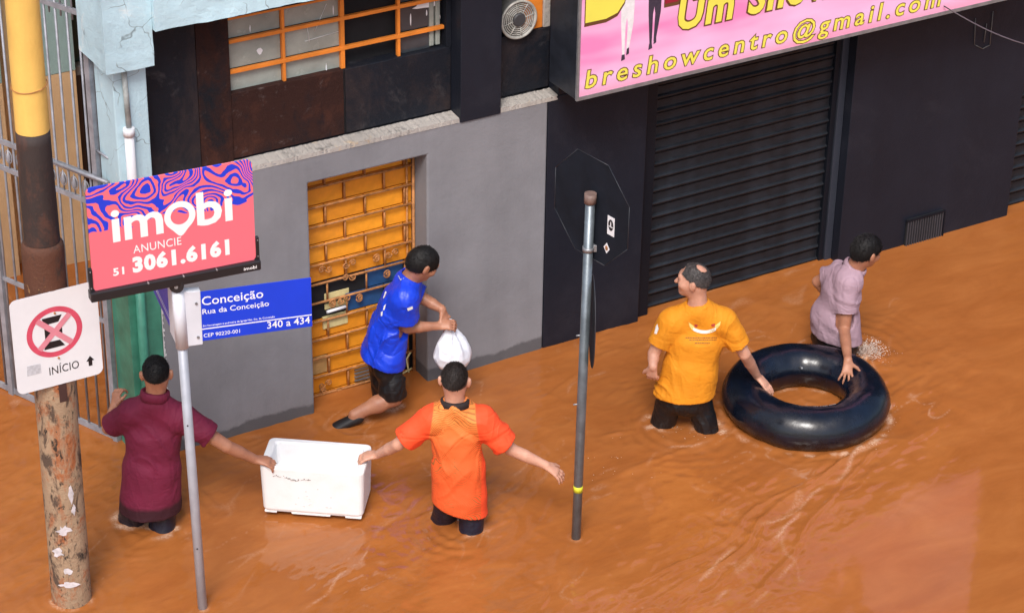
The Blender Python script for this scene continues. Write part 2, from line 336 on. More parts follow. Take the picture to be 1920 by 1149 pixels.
bx('wall',(7.422,.10,3.202),(7.862,.34,4.3),m_brown)
# window: bars and panes
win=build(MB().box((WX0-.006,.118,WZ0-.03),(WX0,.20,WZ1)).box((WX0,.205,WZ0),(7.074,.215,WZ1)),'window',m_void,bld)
cx=[WX0,5.93,6.335,6.735,7.072];rz=[WZ0,2.40,2.545,2.745,WZ1]
cols=[WX0+.004,5.935,6.343,6.742,7.068];rows=[WZ0+.002,2.540,2.742,2.898]
for x in cols[1:4]:
    t=.014 if x==cols[2] else .010
    build(MB().box((x-t,.128,WZ0+.001),(x+t,.158,WZ1)),'mullion',m_orangep,win,bevel=.002)
for z in rows[1:]:
    build(MB().box((cols[0],.124,z-.012),(cols[4],.150,z+.012)),'transom_bar',m_orangep,win,bevel=.002)
for i in range(4):
    for j in range(3):
        if i==2: continue
        x0,x1=cols[i]+.011,cols[i+1]-.011;z0,z1=rows[j]+.012,rows[j+1]-.012
        if j==0:z0=rows[0]
        if i==3: x1-=.075
        build(MB().box((x0,.160,z0),(x1,.166,z1)),'pane',m_glass_d if i<2 else m_glass_b,win)
for k in range(2): build(MB().box((6.975+k*.045,.150,WZ0+.012),(7.008+k*.045,.186,WZ1-.01)),'curtain_fold',m_glass_d,win,bevel=.006)
def blob(mb,o,ex,ez,ey,rx,rz_,seed,n_=11,d=.0015,jit=.25):
    rr=random.Random(seed);mb.prism([(rx*math.cos(2*math.pi*i/n_)*(1+rr.uniform(-jit,jit)),rz_*math.sin(2*math.pi*i/n_)*(1+rr.uniform(-jit,jit))) for i in range(n_)],o,ex,ez,ey,d)
mb=MB()
for k,(px,py,a,c_) in enumerate(((487,96,.018,.021),(469,54,.004,.022),(596,140,.05,.012),(612,128,.004,.03),(625,20,.004,.03),(770,38,.004,.04),(800,25,.004,.02),(823,30,.004,.02),(825,32,.003,.014),(800,10,.10,.020))):
    p=fac(px,py,.158);mb=MB();blob(mb,p,X3,Z3,Y3,a,c_,k);build(mb,'paint_splash',m_white,win)
for (q1,q2) in (((572,78),(640,58)),((590,60),(612,8)),((575,45),(580,80))):
    build(MB().tube([fac(*q1,.157),fac(*q2,.157)],.0015,5),'crack',m_white,win)
# upper floor: pale blue beam and wall with windows above it
def rough_box(a,b,amp=.012,seed=1,step=.05):
    a=np.array(a);b=np.array(b);n_=np.maximum(2,np.ceil((b-a)/step).astype(int));V_={};L=[];F_=[]
    def vid(i,j,k):
        if (i,j,k) not in V_:
            V_[(i,j,k)]=len(L);L.append(a+(b-a)*np.array([i,j,k])/n_)
        return V_[(i,j,k)]
    for ax in range(3):
        u,v=[(1,2),(2,0),(0,1)][ax]
        for side in (0,n_[ax]):
            for i in range(n_[u]):
                for j in range(n_[v]):
                    q=[]
                    for di,dj in((0,0),(1,0),(1,1),(0,1)):
                        c=[0,0,0];c[ax]=side;c[u]=i+di;c[v]=j+dj;q.append(vid(*c))
                    F_.append(tuple(q if side else q[::-1]))
    L=np.array(L);d=np.stack([vnoise(L*9,seed+k)+.6*vnoise(L*23,seed+k+9) for k in range(3)],1)*amp
    return MB().add(L+d,F_)
build(rough_box((4.68,-.10,2.80),(4.985,.33,3.36),.0025,1,.03),'column_capital',m_lblue,bld)
build(rough_box((4.987,-.14,3.03),(7.10,.33,3.42),.0035,5,.03),'beam',m_lblue,bld)
bx('wall',(4.70,.02,3.36),(7.10,.34,4.3),m_lblue)
# column with drain pipe, green below and pale blue above
bx('column',(4.752,.0,-.6),(4.966,.30,1.62),m_green)['label']='green painted lower part of the corner column'
bx('column',(4.750,-.004,1.622),(4.966,.30,2.80),m_lblue,bev=.008)
mb=MB()
for i in range(90):
    z=.0+i*.0182;wd=random.uniform(.004,.016)
    mb.prism([(0,0),(wd,.002),(wd*random.uniform(.5,1.3),.017),(0,.019)],(4.966,-.0035,z),X3,Z3,Y3,.003)
build(mb,'chipped_edge',m_white_chip,bld)
build(MB().tube([(4.82,-.032,-.6),(4.82,-.032,1.6)],.030,14),'drain_pipe',m_green,bld)
build(MB().tube([(4.82,-.034,1.6),(4.82,-.034,2.39)],.030,14).tube([(4.82,-.034,2.35),(4.82,-.034,2.40)],.036,14),'drain_pipe',m_white,bld)
build(MB().tube([(4.826,-.026,2.39),(4.817,-.026,2.81)],.017,10),'drain_pipe',M('weathered_pipe',(.42,.46,.45),.6,var=.5,vs=14),bld)
# navy walls and piers to the right of the grey wall
bx('wall',(7.866,0,1.934),(8.585,.34,4.3),m_navy);bx('wall',(7.791,0,-.6),(8.585,.34,1.930),m_navy)['label']='navy wall between the grey wall and the shutter'
bx('guide_rail',(8.587,.05,-.6),(8.70,.34,3.4),m_black)
SX0,SX1=8.702,10.255
bx('guide_rail',(SX1+.002,.10,-.6),(10.30,.34,3.4),m_black)
bx('door_jamb',(10.302,.085,-.6),(10.36,.34,3.4),wallmat('grey_blue_paint',(.035,.04,.055),rough=.4,bs=.2))
bx('wall',(10.362,.004,-.6),(12.0,.34,4.3),m_navy)['label']='wide navy wall right of the shutter'
bx('wall',(8.587,.12,3.402),(10.36,.34,4.3),m_navy)
bx('guide_rail',(12.002,.10,-.6),(12.06,.34,3.4),m_black)
bx('wall',(14.0,.0,-.6),(20,.34,4.3),m_navy);bx('wall',(12.002,.05,3.402),(13.998,.34,4.3),m_navy)
def shutter(x0,x1,y,z1,rows_,label):
    s=build(MB().box((x0,y+.05,-.6),(x1,y+.07,z1)),'roller_shutter',m_black,bld);s['label']=label
    pitch=.1035;prof=[(0,0.004),(-.002,.012),(-.010,.016),(-.012,.024),(-.006,.030),(0.006,.036),(.007,.060),(.006,.090),(.002,.0985),(.02,.0985),(.02,.004)]
    me=None
    for i in range(rows_):
        z=-.31+i*pitch
        if me is None:
            mb=MB();n_=len(prof);seg=1
            mb.add([(x0,y+a,b) for a,b in prof]+[(x1,y+a,b) for a,b in prof],[tuple(range(n_)),tuple(range(n_,2*n_))[::-1]]+[(k,k+n_,(k+1)%n_+n_,(k+1)%n_) for k in range(n_)])
            o=build(mb,'slat',m_slat,s,loc=(x0,y,0));me=o.data;o.location=(x0-bld.location.x,y-bld.location.y,z)
        else:
            o=link('slat',me,None,s);o.location=(x0-bld.location.x,y-bld.location.y,z)
        o.rotation_euler=(random.uniform(-.02,.02),0,0)
m_slat=M('black_shutter_enamel',(.0150,.0180,.0235),.46,var=.5,vs=9,bs=.15,bscale=20,spec=.3)
shutter(SX0,SX1,.125,3.4,36,'black ribbed roller shutter under the pink sign')
shutter(12.062,13.99,.125,3.4,36,'black roller shutter at the far right edge')
# louvre grille low in the navy wall
gx0,gz0=fac(1679,461,-.0)[0],-.02
gr=build(MB().box((10.985,-.012,-.1),(11.335,.001,.22)),'vent_grille',m_void,bld)
for i in range(15): build(MB().box((10.99+i*.0235,-.022,-.1),(10.998+i*.0235,-.013,.205)),'slat',M('vent_bar',(.05,.05,.06),.4) if i==0 else bpy.data.materials['vent_bar'],gr)
build(MB().box((10.975,-.024,.205),(11.345,-.0125,.222)).box((11.337,-.024,-.1),(11.347,-.0125,.204)),'grille_frame',m_black,gr)
mb=MB()
for q in (((1829,35),(1827,85)),((1829,85),(1842,92)),((1842,92),(1856,85)),((1856,85),(1862,22)),((1850,45),(1845,80))): mb.tube([fac(*q[0],-.004),fac(*q[1],-.004)],.0035,6)
build(mb,'bracket_marks',M('worn_wire',(.10,.10,.10),.6),bld)
for k in range(2): bx('roof_slab',(4.66,-.06,4.442) if k else (4.7,-.03,4.302),(20,6,4.50) if k else (20,6,4.438),m_ledge)
bx('wall',(19.7,.342,-.6),(20,6,4.3),m_navy,bev=0)
build(MB().prism([(4.985,.345),(5.22,.345),(6.62,2.74),(6.42,2.74)],(0,0,-.6),X3,Y3,Z3,4.9),'wall',m_beige,bld)
bx('wall',(5.302,.6,-.6),(19.69,.65,4.3),m_void,bev=0)
# ------------------------------------------------------------------ grille door (orange sheet panels behind a brick-pattern iron grille)
m_orange_b=M('orange_sheet_deep',(.62,.17,.015),.5,var=.3,vs=9,bs=.25,bscale=25)
door=build(MB().box((DX0,.222,-.34),(DX1,.255,DZ)),'door',m_orange_b,bld);door['label']='orange panelled door behind a brick pattern iron grille'
RH=.1425;zt=DZ
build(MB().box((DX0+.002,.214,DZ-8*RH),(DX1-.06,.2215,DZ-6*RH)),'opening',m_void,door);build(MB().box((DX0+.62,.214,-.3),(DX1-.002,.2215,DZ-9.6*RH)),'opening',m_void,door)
m_orange_b=M('orange_sheet_deep',(.72,.19,.015),.5,var=.3,vs=9,bs=.25,bscale=25)
m_patch=M('bare_board',(.55,.33,.12),.7,var=.4,vs=8,bs=.3)
BW=.292
def dbar(a,b,name='grille_bar',r=.0085): return build(MB().tube([a,b],r,8),name,m_rusty,door)
for r_ in range(15):
    z1=zt-r_*RH;z0=z1-RH
    if z0<-.36: break
    dbar((DX0,.178,z0),(DX1,.178,z0))
    off=(.205 if r_%2==0 else .055)
    edges=[DX0+.004]+[DX0+off+k*BW for k in range(4) if DX0+off+k*BW<DX1-.03]+[DX1-.004]
    for e in edges[1:-1]: dbar((e,.186,z0),(e,.186,z1),r=.0075)
    for k in range(len(edges)-1):
        x0,x1=edges[k],edges[k+1];mm=m_orange;nm='panel'
        if r_ in (6,7):
            if k==0 or x0>DX0+.78 : continue
            if x0>DX0+.30: mm=m_blue_sheet
            elif k==1: continue
        if r_ in(10,11,12) and x0>DX0+.6: continue
        if r_==10 and k==0 or (r_==11 and k<1): mm=m_patch
        dy=random.uniform(0,.006)
        build(MB().box((x0+.004,.2065+dy*.5,z0+.004),(x1-.004,.2135+dy*.5,z1-.004)),nm,mm,door,bevel=.002,loc=((x0+x1)/2,.205,z0))
dbar((DX1-.05,.19,-.34),(DX1-.05,.19,DZ),r=.007);dbar((DX1-.012,.17,-.34),(DX1-.012,.17,DZ),r=.011);dbar((DX0+.01,.17,-.34),(DX0+.01,.17,DZ),r=.006)
def scroll(x,z,s,f=1,fl=1):
    pts=[]
    for i in range(22):
        a=i/21*3.6*math.pi/2*1.6;rr=s*(1-i/24)
        pts.append((x+f*(rr*math.cos(a)-s),.172,z+fl*rr*math.sin(a)))
    build(MB().tube(pts,.0048,6),'scroll',m_rusty,door)
for (px,py) in ((610,505),(655,495),(735,475),(700,485),(655,520),(668,560),(720,515),(618,570),(645,562),(610,720),(630,735),(600,735)):
    p=fac(px,py,.172)
    for fl in (1,-1): scroll(p[0],p[2]+fl*.004,.026,random.choice((1,-1)),fl)
# cream fittings behind the open part of the grille
p=fac(628,555,.225)
cb=build(MB().box((p[0]-.085,.212,p[2]-.025),(p[0]+.10,.232,p[2]+.045)).box((p[0]-.085,.205,p[2]-.075),(p[0]+.09,.230,p[2]-.035)),'letter_slot',m_cream,door,bevel=.004)
p=fac(628,593,.21);build(MB().box((p[0]-.095,.196,p[2]-.07),(p[0]+.09,.222,p[2]+.02)),'letter_slot',m_cream,door,bevel=.004)
p=fac(630,580,.165);build(MB().tube([(p[0]-.07,.162,p[2]),(p[0]+.07,.162,p[2]+.004)],.011,10),'door_handle',m_white,door)
for k in range(5):
    z=.115-k*.028;build(MB().box((DX0+.40,.188,z),(DX0+.66,.204,z+.007)),'louvre_slat',m_steel,door)
for q in (((752,690),(770,660)),((755,700),(772,690)),((762,672),(770,720))):
    build(MB().tube([fac(*q[0],.17),fac(*q[1],.17)],.006,7),'door_latch',m_cream,door)
# ------------------------------------------------------------------ round fan in the wall opening
fc=fac(971,36,.10)
fan=empty('wall_fan',(fc[0],.2,fc[2]),'round grey ventilation fan in the wall opening beside an orange panel','fan')
m_fan=M('aged_grey_plastic',(.40,.39,.36),.5,var=.4,vs=20)
def ringpts(c,r,n_=40): return [(c[0]+r*math.cos(2*math.pi*i/n_),c[1],c[2]+r*math.sin(2*math.pi*i/n_)) for i in range(n_)]
build(MB().tube(ringpts((fc[0],.085,fc[2]),.128,48),.009,8,closed=True),'rim',m_fan,fan)
mb=MB();n_=40
mb.add([(fc[0]+r*math.cos(2*math.pi*i/n_),y,fc[2]+r*math.sin(2*math.pi*i/n_)) for (r,y) in((.128,.085),(.130,.19),(.0,.19)) for i in range(n_)],
   [(k*n_+i,k*n_+(i+1)%n_,(k+1)*n_+(i+1)%n_,(k+1)*n_+i) for k in range(2) for i in range(n_)],True);build(mb,'housing',M('fan_housing',(.12,.12,.12),.6),fan)
for r in (.052,.066,.080,.094,.107,.119): build(MB().tube(ringpts((fc[0],.088,fc[2]),r,40),.0038,6,closed=True),'guard_ring',m_fan,fan)
for k in range(8):
    a=k*math.pi/4+.2;build(MB().tube([(fc[0]+.04*math.cos(a),.084,fc[2]+.04*math.sin(a)),(fc[0]+.126*math.cos(a),.084,fc[2]+.126*math.sin(a))],.003,6),'guard_spoke',m_fan,fan)
for k in range(4):
    a=k*math.pi/2;e=np.array([math.cos(a),0,math.sin(a)]);t=np.array([-math.sin(a),.5,math.cos(a)])
    c=np.array([fc[0],.145,fc[2]]);build(MB().add([c+e*.03-t*.012,c+e*.115-t*.045,c+e*.12+t*.035,c+e*.03+t*.02],[(0,1,2,3)]),'blade',m_fan,fan)
mb=MB();mb.tube([(fc[0],.15,fc[2]),(fc[0],.078,fc[2]),(fc[0],.072,fc[2])],[.046,.046,.038],24);build(mb,'hub',M('fan_hub',(.05,.05,.055),.5),fan)
# ------------------------------------------------------------------ pink shop sign
SY=-.35;sgx0,sgx1,sgz0,sgz1=7.79,11.75,2.055,3.55
sg=empty('shop_sign',(sgx0,0,sgz0),'long pink box sign with yellow lettering above the roller shutter','sign')
m_signbox=M('sign_box_navy',(.018,.022,.032),.4,var=.4,vs=8)
build(MB().box((sgx0,SY+.012,sgz0),(sgx1,-.002,sgz1)),'sign_box',m_signbox,sg,bevel=.004)
fr=.022
build(MB().box((sgx0-.004,SY-.006,sgz0-.004),(sgx1+.004,SY+.012,sgz0+fr)).box((sgx0-.004,SY-.006,sgz1-fr),(sgx1+.004,SY+.012,sgz1)).box((sgx0-.004,SY-.0062,sgz0+fr),(sgx0+.014,SY+.012,sgz1-fr)).box((sgx1-.014,SY-.0062,sgz0+fr),(sgx1+.004,SY+.012,sgz1-fr)),'frame',m_steel,sg)
mp_,n,b=newmat('pink_sign_print');co=coords(n)
sx=nd(n,'ShaderNodeSeparateXYZ');n.links.new(co,sx.inputs[0])
c=ramp(n,noise(n,co,1.6,3,.5,(.6,1,2.2)),[(.35,(.80,.24,.50)),(.5,(.84,.42,.66)),(.66,(.82,.52,.78))])
gd=ramp(n,sx.outputs[2],[(0.0,(.86,.30,.42)),(.07,(.0,0,0))]);gm=ramp(n,sx.outputs[2],[(0.02,.75),(.12,0.)])
c=mix(n,gm,c,(.83,.30,.42));n.links.new(c,b.inputs['Base Color']);b.inputs['Roughness'].default_value=.35
build(MB().box((sgx0+.014,SY-.002,sgz0+fr),(sgx1-.014,SY+.008,sgz1-fr)),'sign_face',mp_,sg)
m_let=M('yellow_print',(.80,.72,.10),.4,var=.05);m_lol=M('brown_outline_print',(.13,.055,.02),.4,var=.05);m_red=M('dark_red_print',(.28,.01,.03),.4,var=.05)
def sign_text(s,x,z,h,width,off,sp,shear=0,mm=m_let):
    text('lettering_outline',s,m_lol,sg,(x,SY-.003,z),X3,Z3,h,width+.012,off+.034,sp,shear,.0006,d=.0)
    text('lettering',s,mm,sg,(x+.006,SY-.003,z),X3,Z3,h,width,off,sp,shear,.0006,d=.0018)
sign_text('breshowcentro@gmail.com',7.845,2.128,.132,2.93,.008,1.35,.12)
sign_text('Um Show',8.55,2.400,.245,1.30,.03,1.1,.12)
sign_text('B',7.83,2.628,.55,.31,.05,1.0,0)
sign_text('RE SHOW',8.44,2.64,.55,2.3,.05,1.0,0,m_red)
# two printed walking figures in suits
m_ps=M('print_dark_suit',(.045,.035,.06),.5,var=.3,vs=40);m_pw=M('print_white_suit',(.78,.76,.78),.5,var=.12,vs=30);m_sk=M('print_skin',(.45,.24,.16),.5)
def fig(px,dark_top,x0,zf,s,lab):
    X0=x0
    def poly(name,pts,mm,dd): build(MB().prism([(a*s,c*s) for a,c in pts],(X0,SY-.0025-dd,zf),X3,Z3,-Y3,.0006),name,mm,sg)
    top,leg=(m_ps,m_pw) if dark_top else (m_pw,m_ps)
    poly('print_figure',[(-.06,.0),(-.10,.5),(-.12,.98),(.13,.98),(.12,.52),(.05,.05),(.01,.05),(.02,.5),(.0,.62),(-.02,.5),(-.02,.02)],leg,.0)
    poly('print_figure',[(-.12,.90),(-.20,1.0),(-.19,1.45),(-.13,1.55),(.15,1.55),(.21,1.42),(.20,.95),(.13,.92),(.11,1.02),(.05,.98),(.0,.97),(-.07,1.0)],top,.0007)
    poly('print_figure',[(-.045,.97),(.055,.97),(.05,1.52),(-.03,1.52)],m_pw if dark_top else m_ps if 0 else m_pw,.0014)
    poly('print_figure',[(-.055,1.58),(.06,1.58),(.075,1.72),(.0,1.82),(-.07,1.72)],m_sk,.0014)
    poly('print_figure',[(-.08,-.08),(-.01,-.06),(-.02,.02),(-.07,.02)],m_ps,.0014);poly('print_figure',[(.01,0.0),(.06,.02),(.055,.12),(.015,.10)],m_ps,.0014)
fig(0,True,8.155,2.30,.43,'');fig(0,False,8.365,2.335,.43,'')
# thin cable crossing in front of the sign's right end
A_=fac(1770,12,-.36);B_=hit(1990,100,(0,-1.5,0),(0,1,0))
tag(build(MB().tube([A_+(B_-A_)*t-np.array([0,0,.05*math.sin(math.pi*t)]) for t in np.linspace(0,1,14)],.0045,6),'overhead_cable',M('cable_grey',(.10,.09,.10),.6)),'thin grey overhead cable running from the right end of the pink sign','cable')
# ------------------------------------------------------------------ iron fence along the side yard
fd=np.array([-.3965,.918,0]);f0=np.array([4.715,.345,0])
fn=empty('iron_fence',f0,'tall grey iron bar fence closing the flooded side yard','fence')
FL=3.0
for z,hgt in ((.03,.02),(.90,.013),(1.74,.016),(1.93,.016),(3.02,.016)):
    build(MB().obox(f0+fd*FL/2+Z3*z,fd,np.cross(fd,Z3),Z3,FL/2,.010,hgt),'rail',m_fence,fn)
for i in range(31):
    t=.03+i*.098;p=f0+fd*t
    build(MB().tube([p+Z3*-.05,p+Z3*3.22],.0085,7),'bar',m_fence,fn)
    p2=p+fd*.049
    build(MB().tube([p2+Z3*2.96,p2+Z3*3.13,p2+Z3*3.16,p2+Z3*3.24],[.006,.006,.018,.001],6),'spike',m_fence,fn)
    build(MB().tube([p2+Z3*1.74,p2+Z3*1.80,p2+Z3*1.82,p2+Z3*1.90],[.006,.006,.022,.001],6),'spike',m_fence,fn)
    build(MB().tube([p+fd*(.05+.03*math.cos(a))+Z3*(1.835+.045*math.sin(a)) for a in np.linspace(0,2*math.pi,14)[:-1]],.004,5,closed=True),'scroll',m_fence,fn)
build(MB().obox(f0+Z3*1.5-fd*.03,fd,np.cross(fd,Z3),Z3,.02,.02,1.75),'fence_post',m_fence,fn)
build(MB().obox(f0+fd*.95+Z3*1.35,fd,np.cross(fd,Z3),Z3,.022,.022,1.6),'fence_post',m_fence,fn)
build(MB().obox(f0+fd*1.4+Z3*1.60,fd,np.cross(fd,Z3),Z3,.44,.004,.12),'sheet_panel',M('grey_sheet',(.28,.30,.36),.5,var=.3),fn)
build(MB().tube([f0+fd*.40+Z3*1.93+np.array([.0,.0,0]),(4.74,.16,1.965)],.014,6),'brace',m_fence,fn)
build(MB().tube([f0-fd*.03+Z3*2.13,(4.752,.16,2.13)],.008,6),'brace',m_fence,fn)
# ------------------------------------------------------------------ beige house behind the fence
HY=2.76
hs_=empty('yard_house',(4.0,HY+.3,0),'beige and teal house front with dark door seen through the fence','house')
def hb(name,a,b,m,bev=.004): return build(MB().box(a,b),name,m,hs_,bevel=bev)
hb('wall',(0,HY,-.6),(4.965,HY+.25,1.54),m_beige);hb('wall',(5.18,HY-.03,-.6),(5.50,HY+.25,1.54),m_beige)
hb('wall',(0,HY,1.543),(4.965,HY+.25,5),m_teal);hb('wall',(5.18,HY-.034,1.543),(5.50,HY+.25,5),m_teal)
hb('recess_wall',(4.967,HY+.16,-.6),(5.178,HY+.25,5),m_beige)
hb('wall_stripe',(5.178,HY-.06,-.6),(5.215,HY-.031,5),M('pale_trim',(.62,.52,.40),.7,bs=.3))
dr=hb('door',(5.56,HY+.14,-.6),(6.6,HY+.20,1.42),m_darkwood)
for k in range(4): build(MB().box((5.60+k*.17,HY+.125,-.6),(5.73+k*.17,HY+.138,1.38)),'door_board',m_darkwood,dr,bevel=.004)
hb('door_frame',(5.503,HY+.05,-.6),(5.56,HY+.2,1.46),m_darkwood);hb('door_lintel',(5.503,HY+.04,1.462),(6.7,HY+.2,1.53),M('grey_lintel',(.20,.19,.19),.7,bs=.3))
hb('fanlight',(5.503,HY+.12,1.532),(6.7,HY+.2,2.1),M('dark_green_glass',(.012,.035,.03),.2))
hb('wall',(5.503,HY,2.102),(6.9,HY+.25,5),m_teal)
# ------------------------------------------------------------------ utility pole
pb=wat(135,1118);px_,py_=pb[0],pb[1]
up=empty('utility_pole',(px_,py_,-.6),'thick weathered utility pole with yellow top band and peeling paint, standing in the water','pole')
def poletop(z): 
    k=z/3.828;return (px_+.019*k,py_-.011*k,z)
lean=hit(41,0,pb,Fh);ldir=(lean-pb)/lean[2]
def pole_seg(name,zs,mat,label=None):
    mb=MB();N=28;V_=[];F_=[]
    for i,(z,r) in enumerate(zs):
        c=pb+ldir*z
        for k in range(N):
            a=2*math.pi*k/N;rr=r*(1+.012*math.sin(3*a+z*2)+.01*math.sin(7*a+z*9));V_.append((c[0]+rr*math.cos(a),c[1]+rr*math.sin(a),z))
    for i in range(len(zs)-1):
        for k in range(N): F_.append((i*N+k,i*N+(k+1)%N,(i+1)*N+(k+1)%N,(i+1)*N+k))
    mb.add(V_,F_,True);mb.f.append(tuple((len(zs)-1)*N+k for k in range(N)));mb.sm.append(False)
    o=build(mb,name,mat,up)
    if label:o['label']=label
def lin(z0,z1,r0,r1,n_): return [(z0+(z1-z0)*i/n_,r0+(r1-r0)*i/n_) for i in range(n_+1)]
m1=wallmat('peeling_pole_paint',(.40,.28,.18),[(5,.52,.62,(.36,.125,.05),(1,1,.6)),(9,.53,.60,(.11,.075,.055),(1,1,.4)),(6,.66,.70,(.68,.64,.60),None),(24,.57,.64,(.035,.03,.025),(1,1,.5))],rough=.85,waterline=(.05,.04,.035,.6),bs=1.2)
m2=wallmat('rusty_pole_paint',(.115,.050,.032),[(8,.5,.62,(.05,.035,.03),(1,1,.5)),(16,.62,.68,(.45,.25,.10),None)],rough=.7,bs=.8)
m3=wallmat('dark_pole_paint',(.045,.034,.032),[(4,.5,.66,(.11,.05,.035),(1,1,.5)),(9,.62,.7,(.10,.10,.11),None)],rough=.6,bs=.5)
m4=wallmat('yellow_pole_paint',(.80,.50,.13),[(3,.64,.74,(.62,.26,.06),(1,1,.4)),(20,.72,.76,(.10,.06,.04),None)],rough=.6,bs=.4)
pole_seg('lower_shaft',lin(-.6,0,.12,.118,6)+lin(.06,1.95,.118,.116,40),m1,'lower shaft with peeling orange and cream paint')
pole_seg('collar',[(1.952,.117),(2.0,.118)]+lin(2.05,2.36,.1185,.1185,6)+[(2.39,.115),(2.41,.102)],m2,'rust brown collar')
pole_seg('dark_band',lin(2.412,3.08,.100,.092,10),m3,'dark painted band')
pole_seg('yellow_band',lin(3.082,6.5,.092,.080,30),m4,'yellow painted upper shaft')
mb=MB()
for k,(x,y,a,c_) in enumerate(((120,995,.035,.03),(108,1035,.03,.035),(127,1070,.02,.025),(128,1095,.05,.022),(137,930,.014,.05),(143,960,.012,.03))):
    c0=pb.copy();p=hit(x,y,pb-Fh*.118,Fh);dv=np.array([p[0]-pb[0],p[1]-pb[1],0]);dv/=np.linalg.norm(dv);q=pb+dv*.1195;q=np.array([q[0],q[1],p[2]])
    mb=MB();blob(mb,q,np.cross(Z3,dv),Z3,dv,a,c_,k+20,14,.002,.5);build(mb,'paper_scrap',bpy.data.materials.get('torn_paper') or M('torn_paper',(.62,.58,.60),.8,var=.3,vs=30),up)
mtie=MB();zt_=hit(47,165,pb,Fh)[2]+.02
mtie.tube([(pb[0]+ldir[0]*zt_+.0955*math.cos(a),pb[1]+ldir[1]*zt_+.0955*math.sin(a),zt_+.012*math.cos(a-.6)) for a in np.linspace(0,2*math.pi,33)[:-1]],.003,5,closed=True)
build(mtie,'wire_tie',m_rusty,up)
# ------------------------------------------------------------------ no stopping sign on the utility pole
NS=empty('no_stopping_sign',(3.85,-1.26,1.55),'square white sign with red ring, crossed black E and INÍCIO, on the thick pole','sign')
nx0,nx1,nz0,nz1,nyy=3.592,4.100,1.551,2.149,-1.268
def rrect(x0,z0,x1,z1,r,n_=6):
    P=[]
    for cx_,cz_,a0 in((x1-r,z1-r,0),(x0+r,z1-r,90),(x0+r,z0+r,180),(x1-r,z0+r,270)):
        for i in range(n_+1):
            a=math.radians(a0+90*i/n_);P.append((cx_+r*math.cos(a),cz_+r*math.sin(a)))
    return P
build(MB().prism(rrect(nx0,nz0,nx1,nz1,.04),(0,nyy,0),X3,Z3,Y3,.003),'plate',m_white,NS)
m_sred=M('faded_red_print',(.62,.075,.13),.4,var=.2,vs=12);m_sbl=M('black_print',(.012,.012,.016),.4);m_spk=M('pale_red_print',(.68,.24,.30),.4,var=.15,vs=12)
rc=np.array([3.835,0,1.895]);RX,RZ=.163,.158
N=48;mb=MB();V_=[]
for k in range(N):
    a=2*math.pi*k/N
    for r in (1,.80):V_.append((rc[0]+RX*r*math.cos(a),nyy-.0016,rc[2]+RZ*r*math.sin(a)))
mb.add(V_,[(2*k,(2*k+2)%(2*N),(2*k+3)%(2*N),2*k+1) for k in range(N)]);build(mb,'red_ring',m_sred,NS)
E_=[(-.062,.098),(.055,.098),(.036,.058),(-.028,.058),(-.028,.022),(.050,.024),(.050,-.018),(-.028,-.016),(-.028,-.058),(.036,-.058),(.058,-.100),(-.062,-.100),(-.050,-.058),(-.050,.058)]
E_=[(-.062,.098),(.055,.098),(.032,.058),(-.026,.056),(-.026,.022),(.05,.024),(.05,-.018),(-.026,-.018),(-.026,-.056),(.032,-.058),(.060,-.100),(-.062,-.100),(-.052,-.058),(-.052,.058)]
build(MB().prism(E_,(rc[0]-.005,nyy-.0008,rc[2]),X3,Z3,-Y3,.0004),'letter_e',m_sbl,NS)
for s_ in (1,-1):
    d_=np.array([math.cos(math.radians(44)),0,s_*math.sin(math.radians(44))]);e_=np.array([-d_[2],0,d_[0]])
    build(MB().obox((rc[0],nyy-.0022-.0004*(s_>0),rc[2]),d_,Y3,e_,.133,.0003,.0165),'cross_bar',m_spk,NS)
text('lettering','INÍCIO',m_sbl,NS,(3.785,nyy-.001,1.627),X3,Z3,.052,.175,0,1.05,0,.0004)
build(MB().prism([(-.011,-.03),(.011,-.03),(.011,.002),(.024,.002),(0,.034),(-.024,.002),(-.011,.002)],(4.028,nyy-.001,1.650),X3,Z3,-Y3,.0005),'arrow',m_sbl,NS)
build(MB().prism([(-.042,-.03),(.042,-.03),(.040,.03),(-.038,.032)],(3.697,nyy-.001,1.688),X3,Z3,-Y3,.0005),'worn_sticker',M('faded_sticker',(.55,.56,.60),.6,var=.3,vs=60),NS)
for z in (1.725,2.012): build(MB().tube([(3.845,nyy-.008,z),(3.845,nyy+.02,z)],.006,10),'bolt',m_rusty,NS)
build(MB().box((3.832,nyy+.004,1.43),(3.878,nyy+.012,2.1)),'mounting_strip',M('brown_strap',(.055,.025,.022),.6),NS)
# ------------------------------------------------------------------ street name post with advertising board
sp=wat(380,1140)
SPO=empty('street_name_post',(sp[0],sp[1],-.6),'slim grey post with blue street name blades and a pink advertising board','street sign')
m_post=M('painted_post',(.40,.42,.47),.42,metal=.25,var=.15,vs=9,bs=.08)
sp0=sp;tz=2.27
st=hit(341,640,sp,Fh);sdir=(st-sp)/st[2]
def sp_at(z): return sp+sdir*z
build(MB().tube([sp_at(-.6),sp_at(2.25)],.0275,20),'post',m_post,SPO)
for z,a in ((.45,0),(1.30,.05)): build(MB().tube([sp_at(z)-Fh*.027,sp_at(z)-Fh*.030],.005,8),'bolt',m_blackp,SPO)
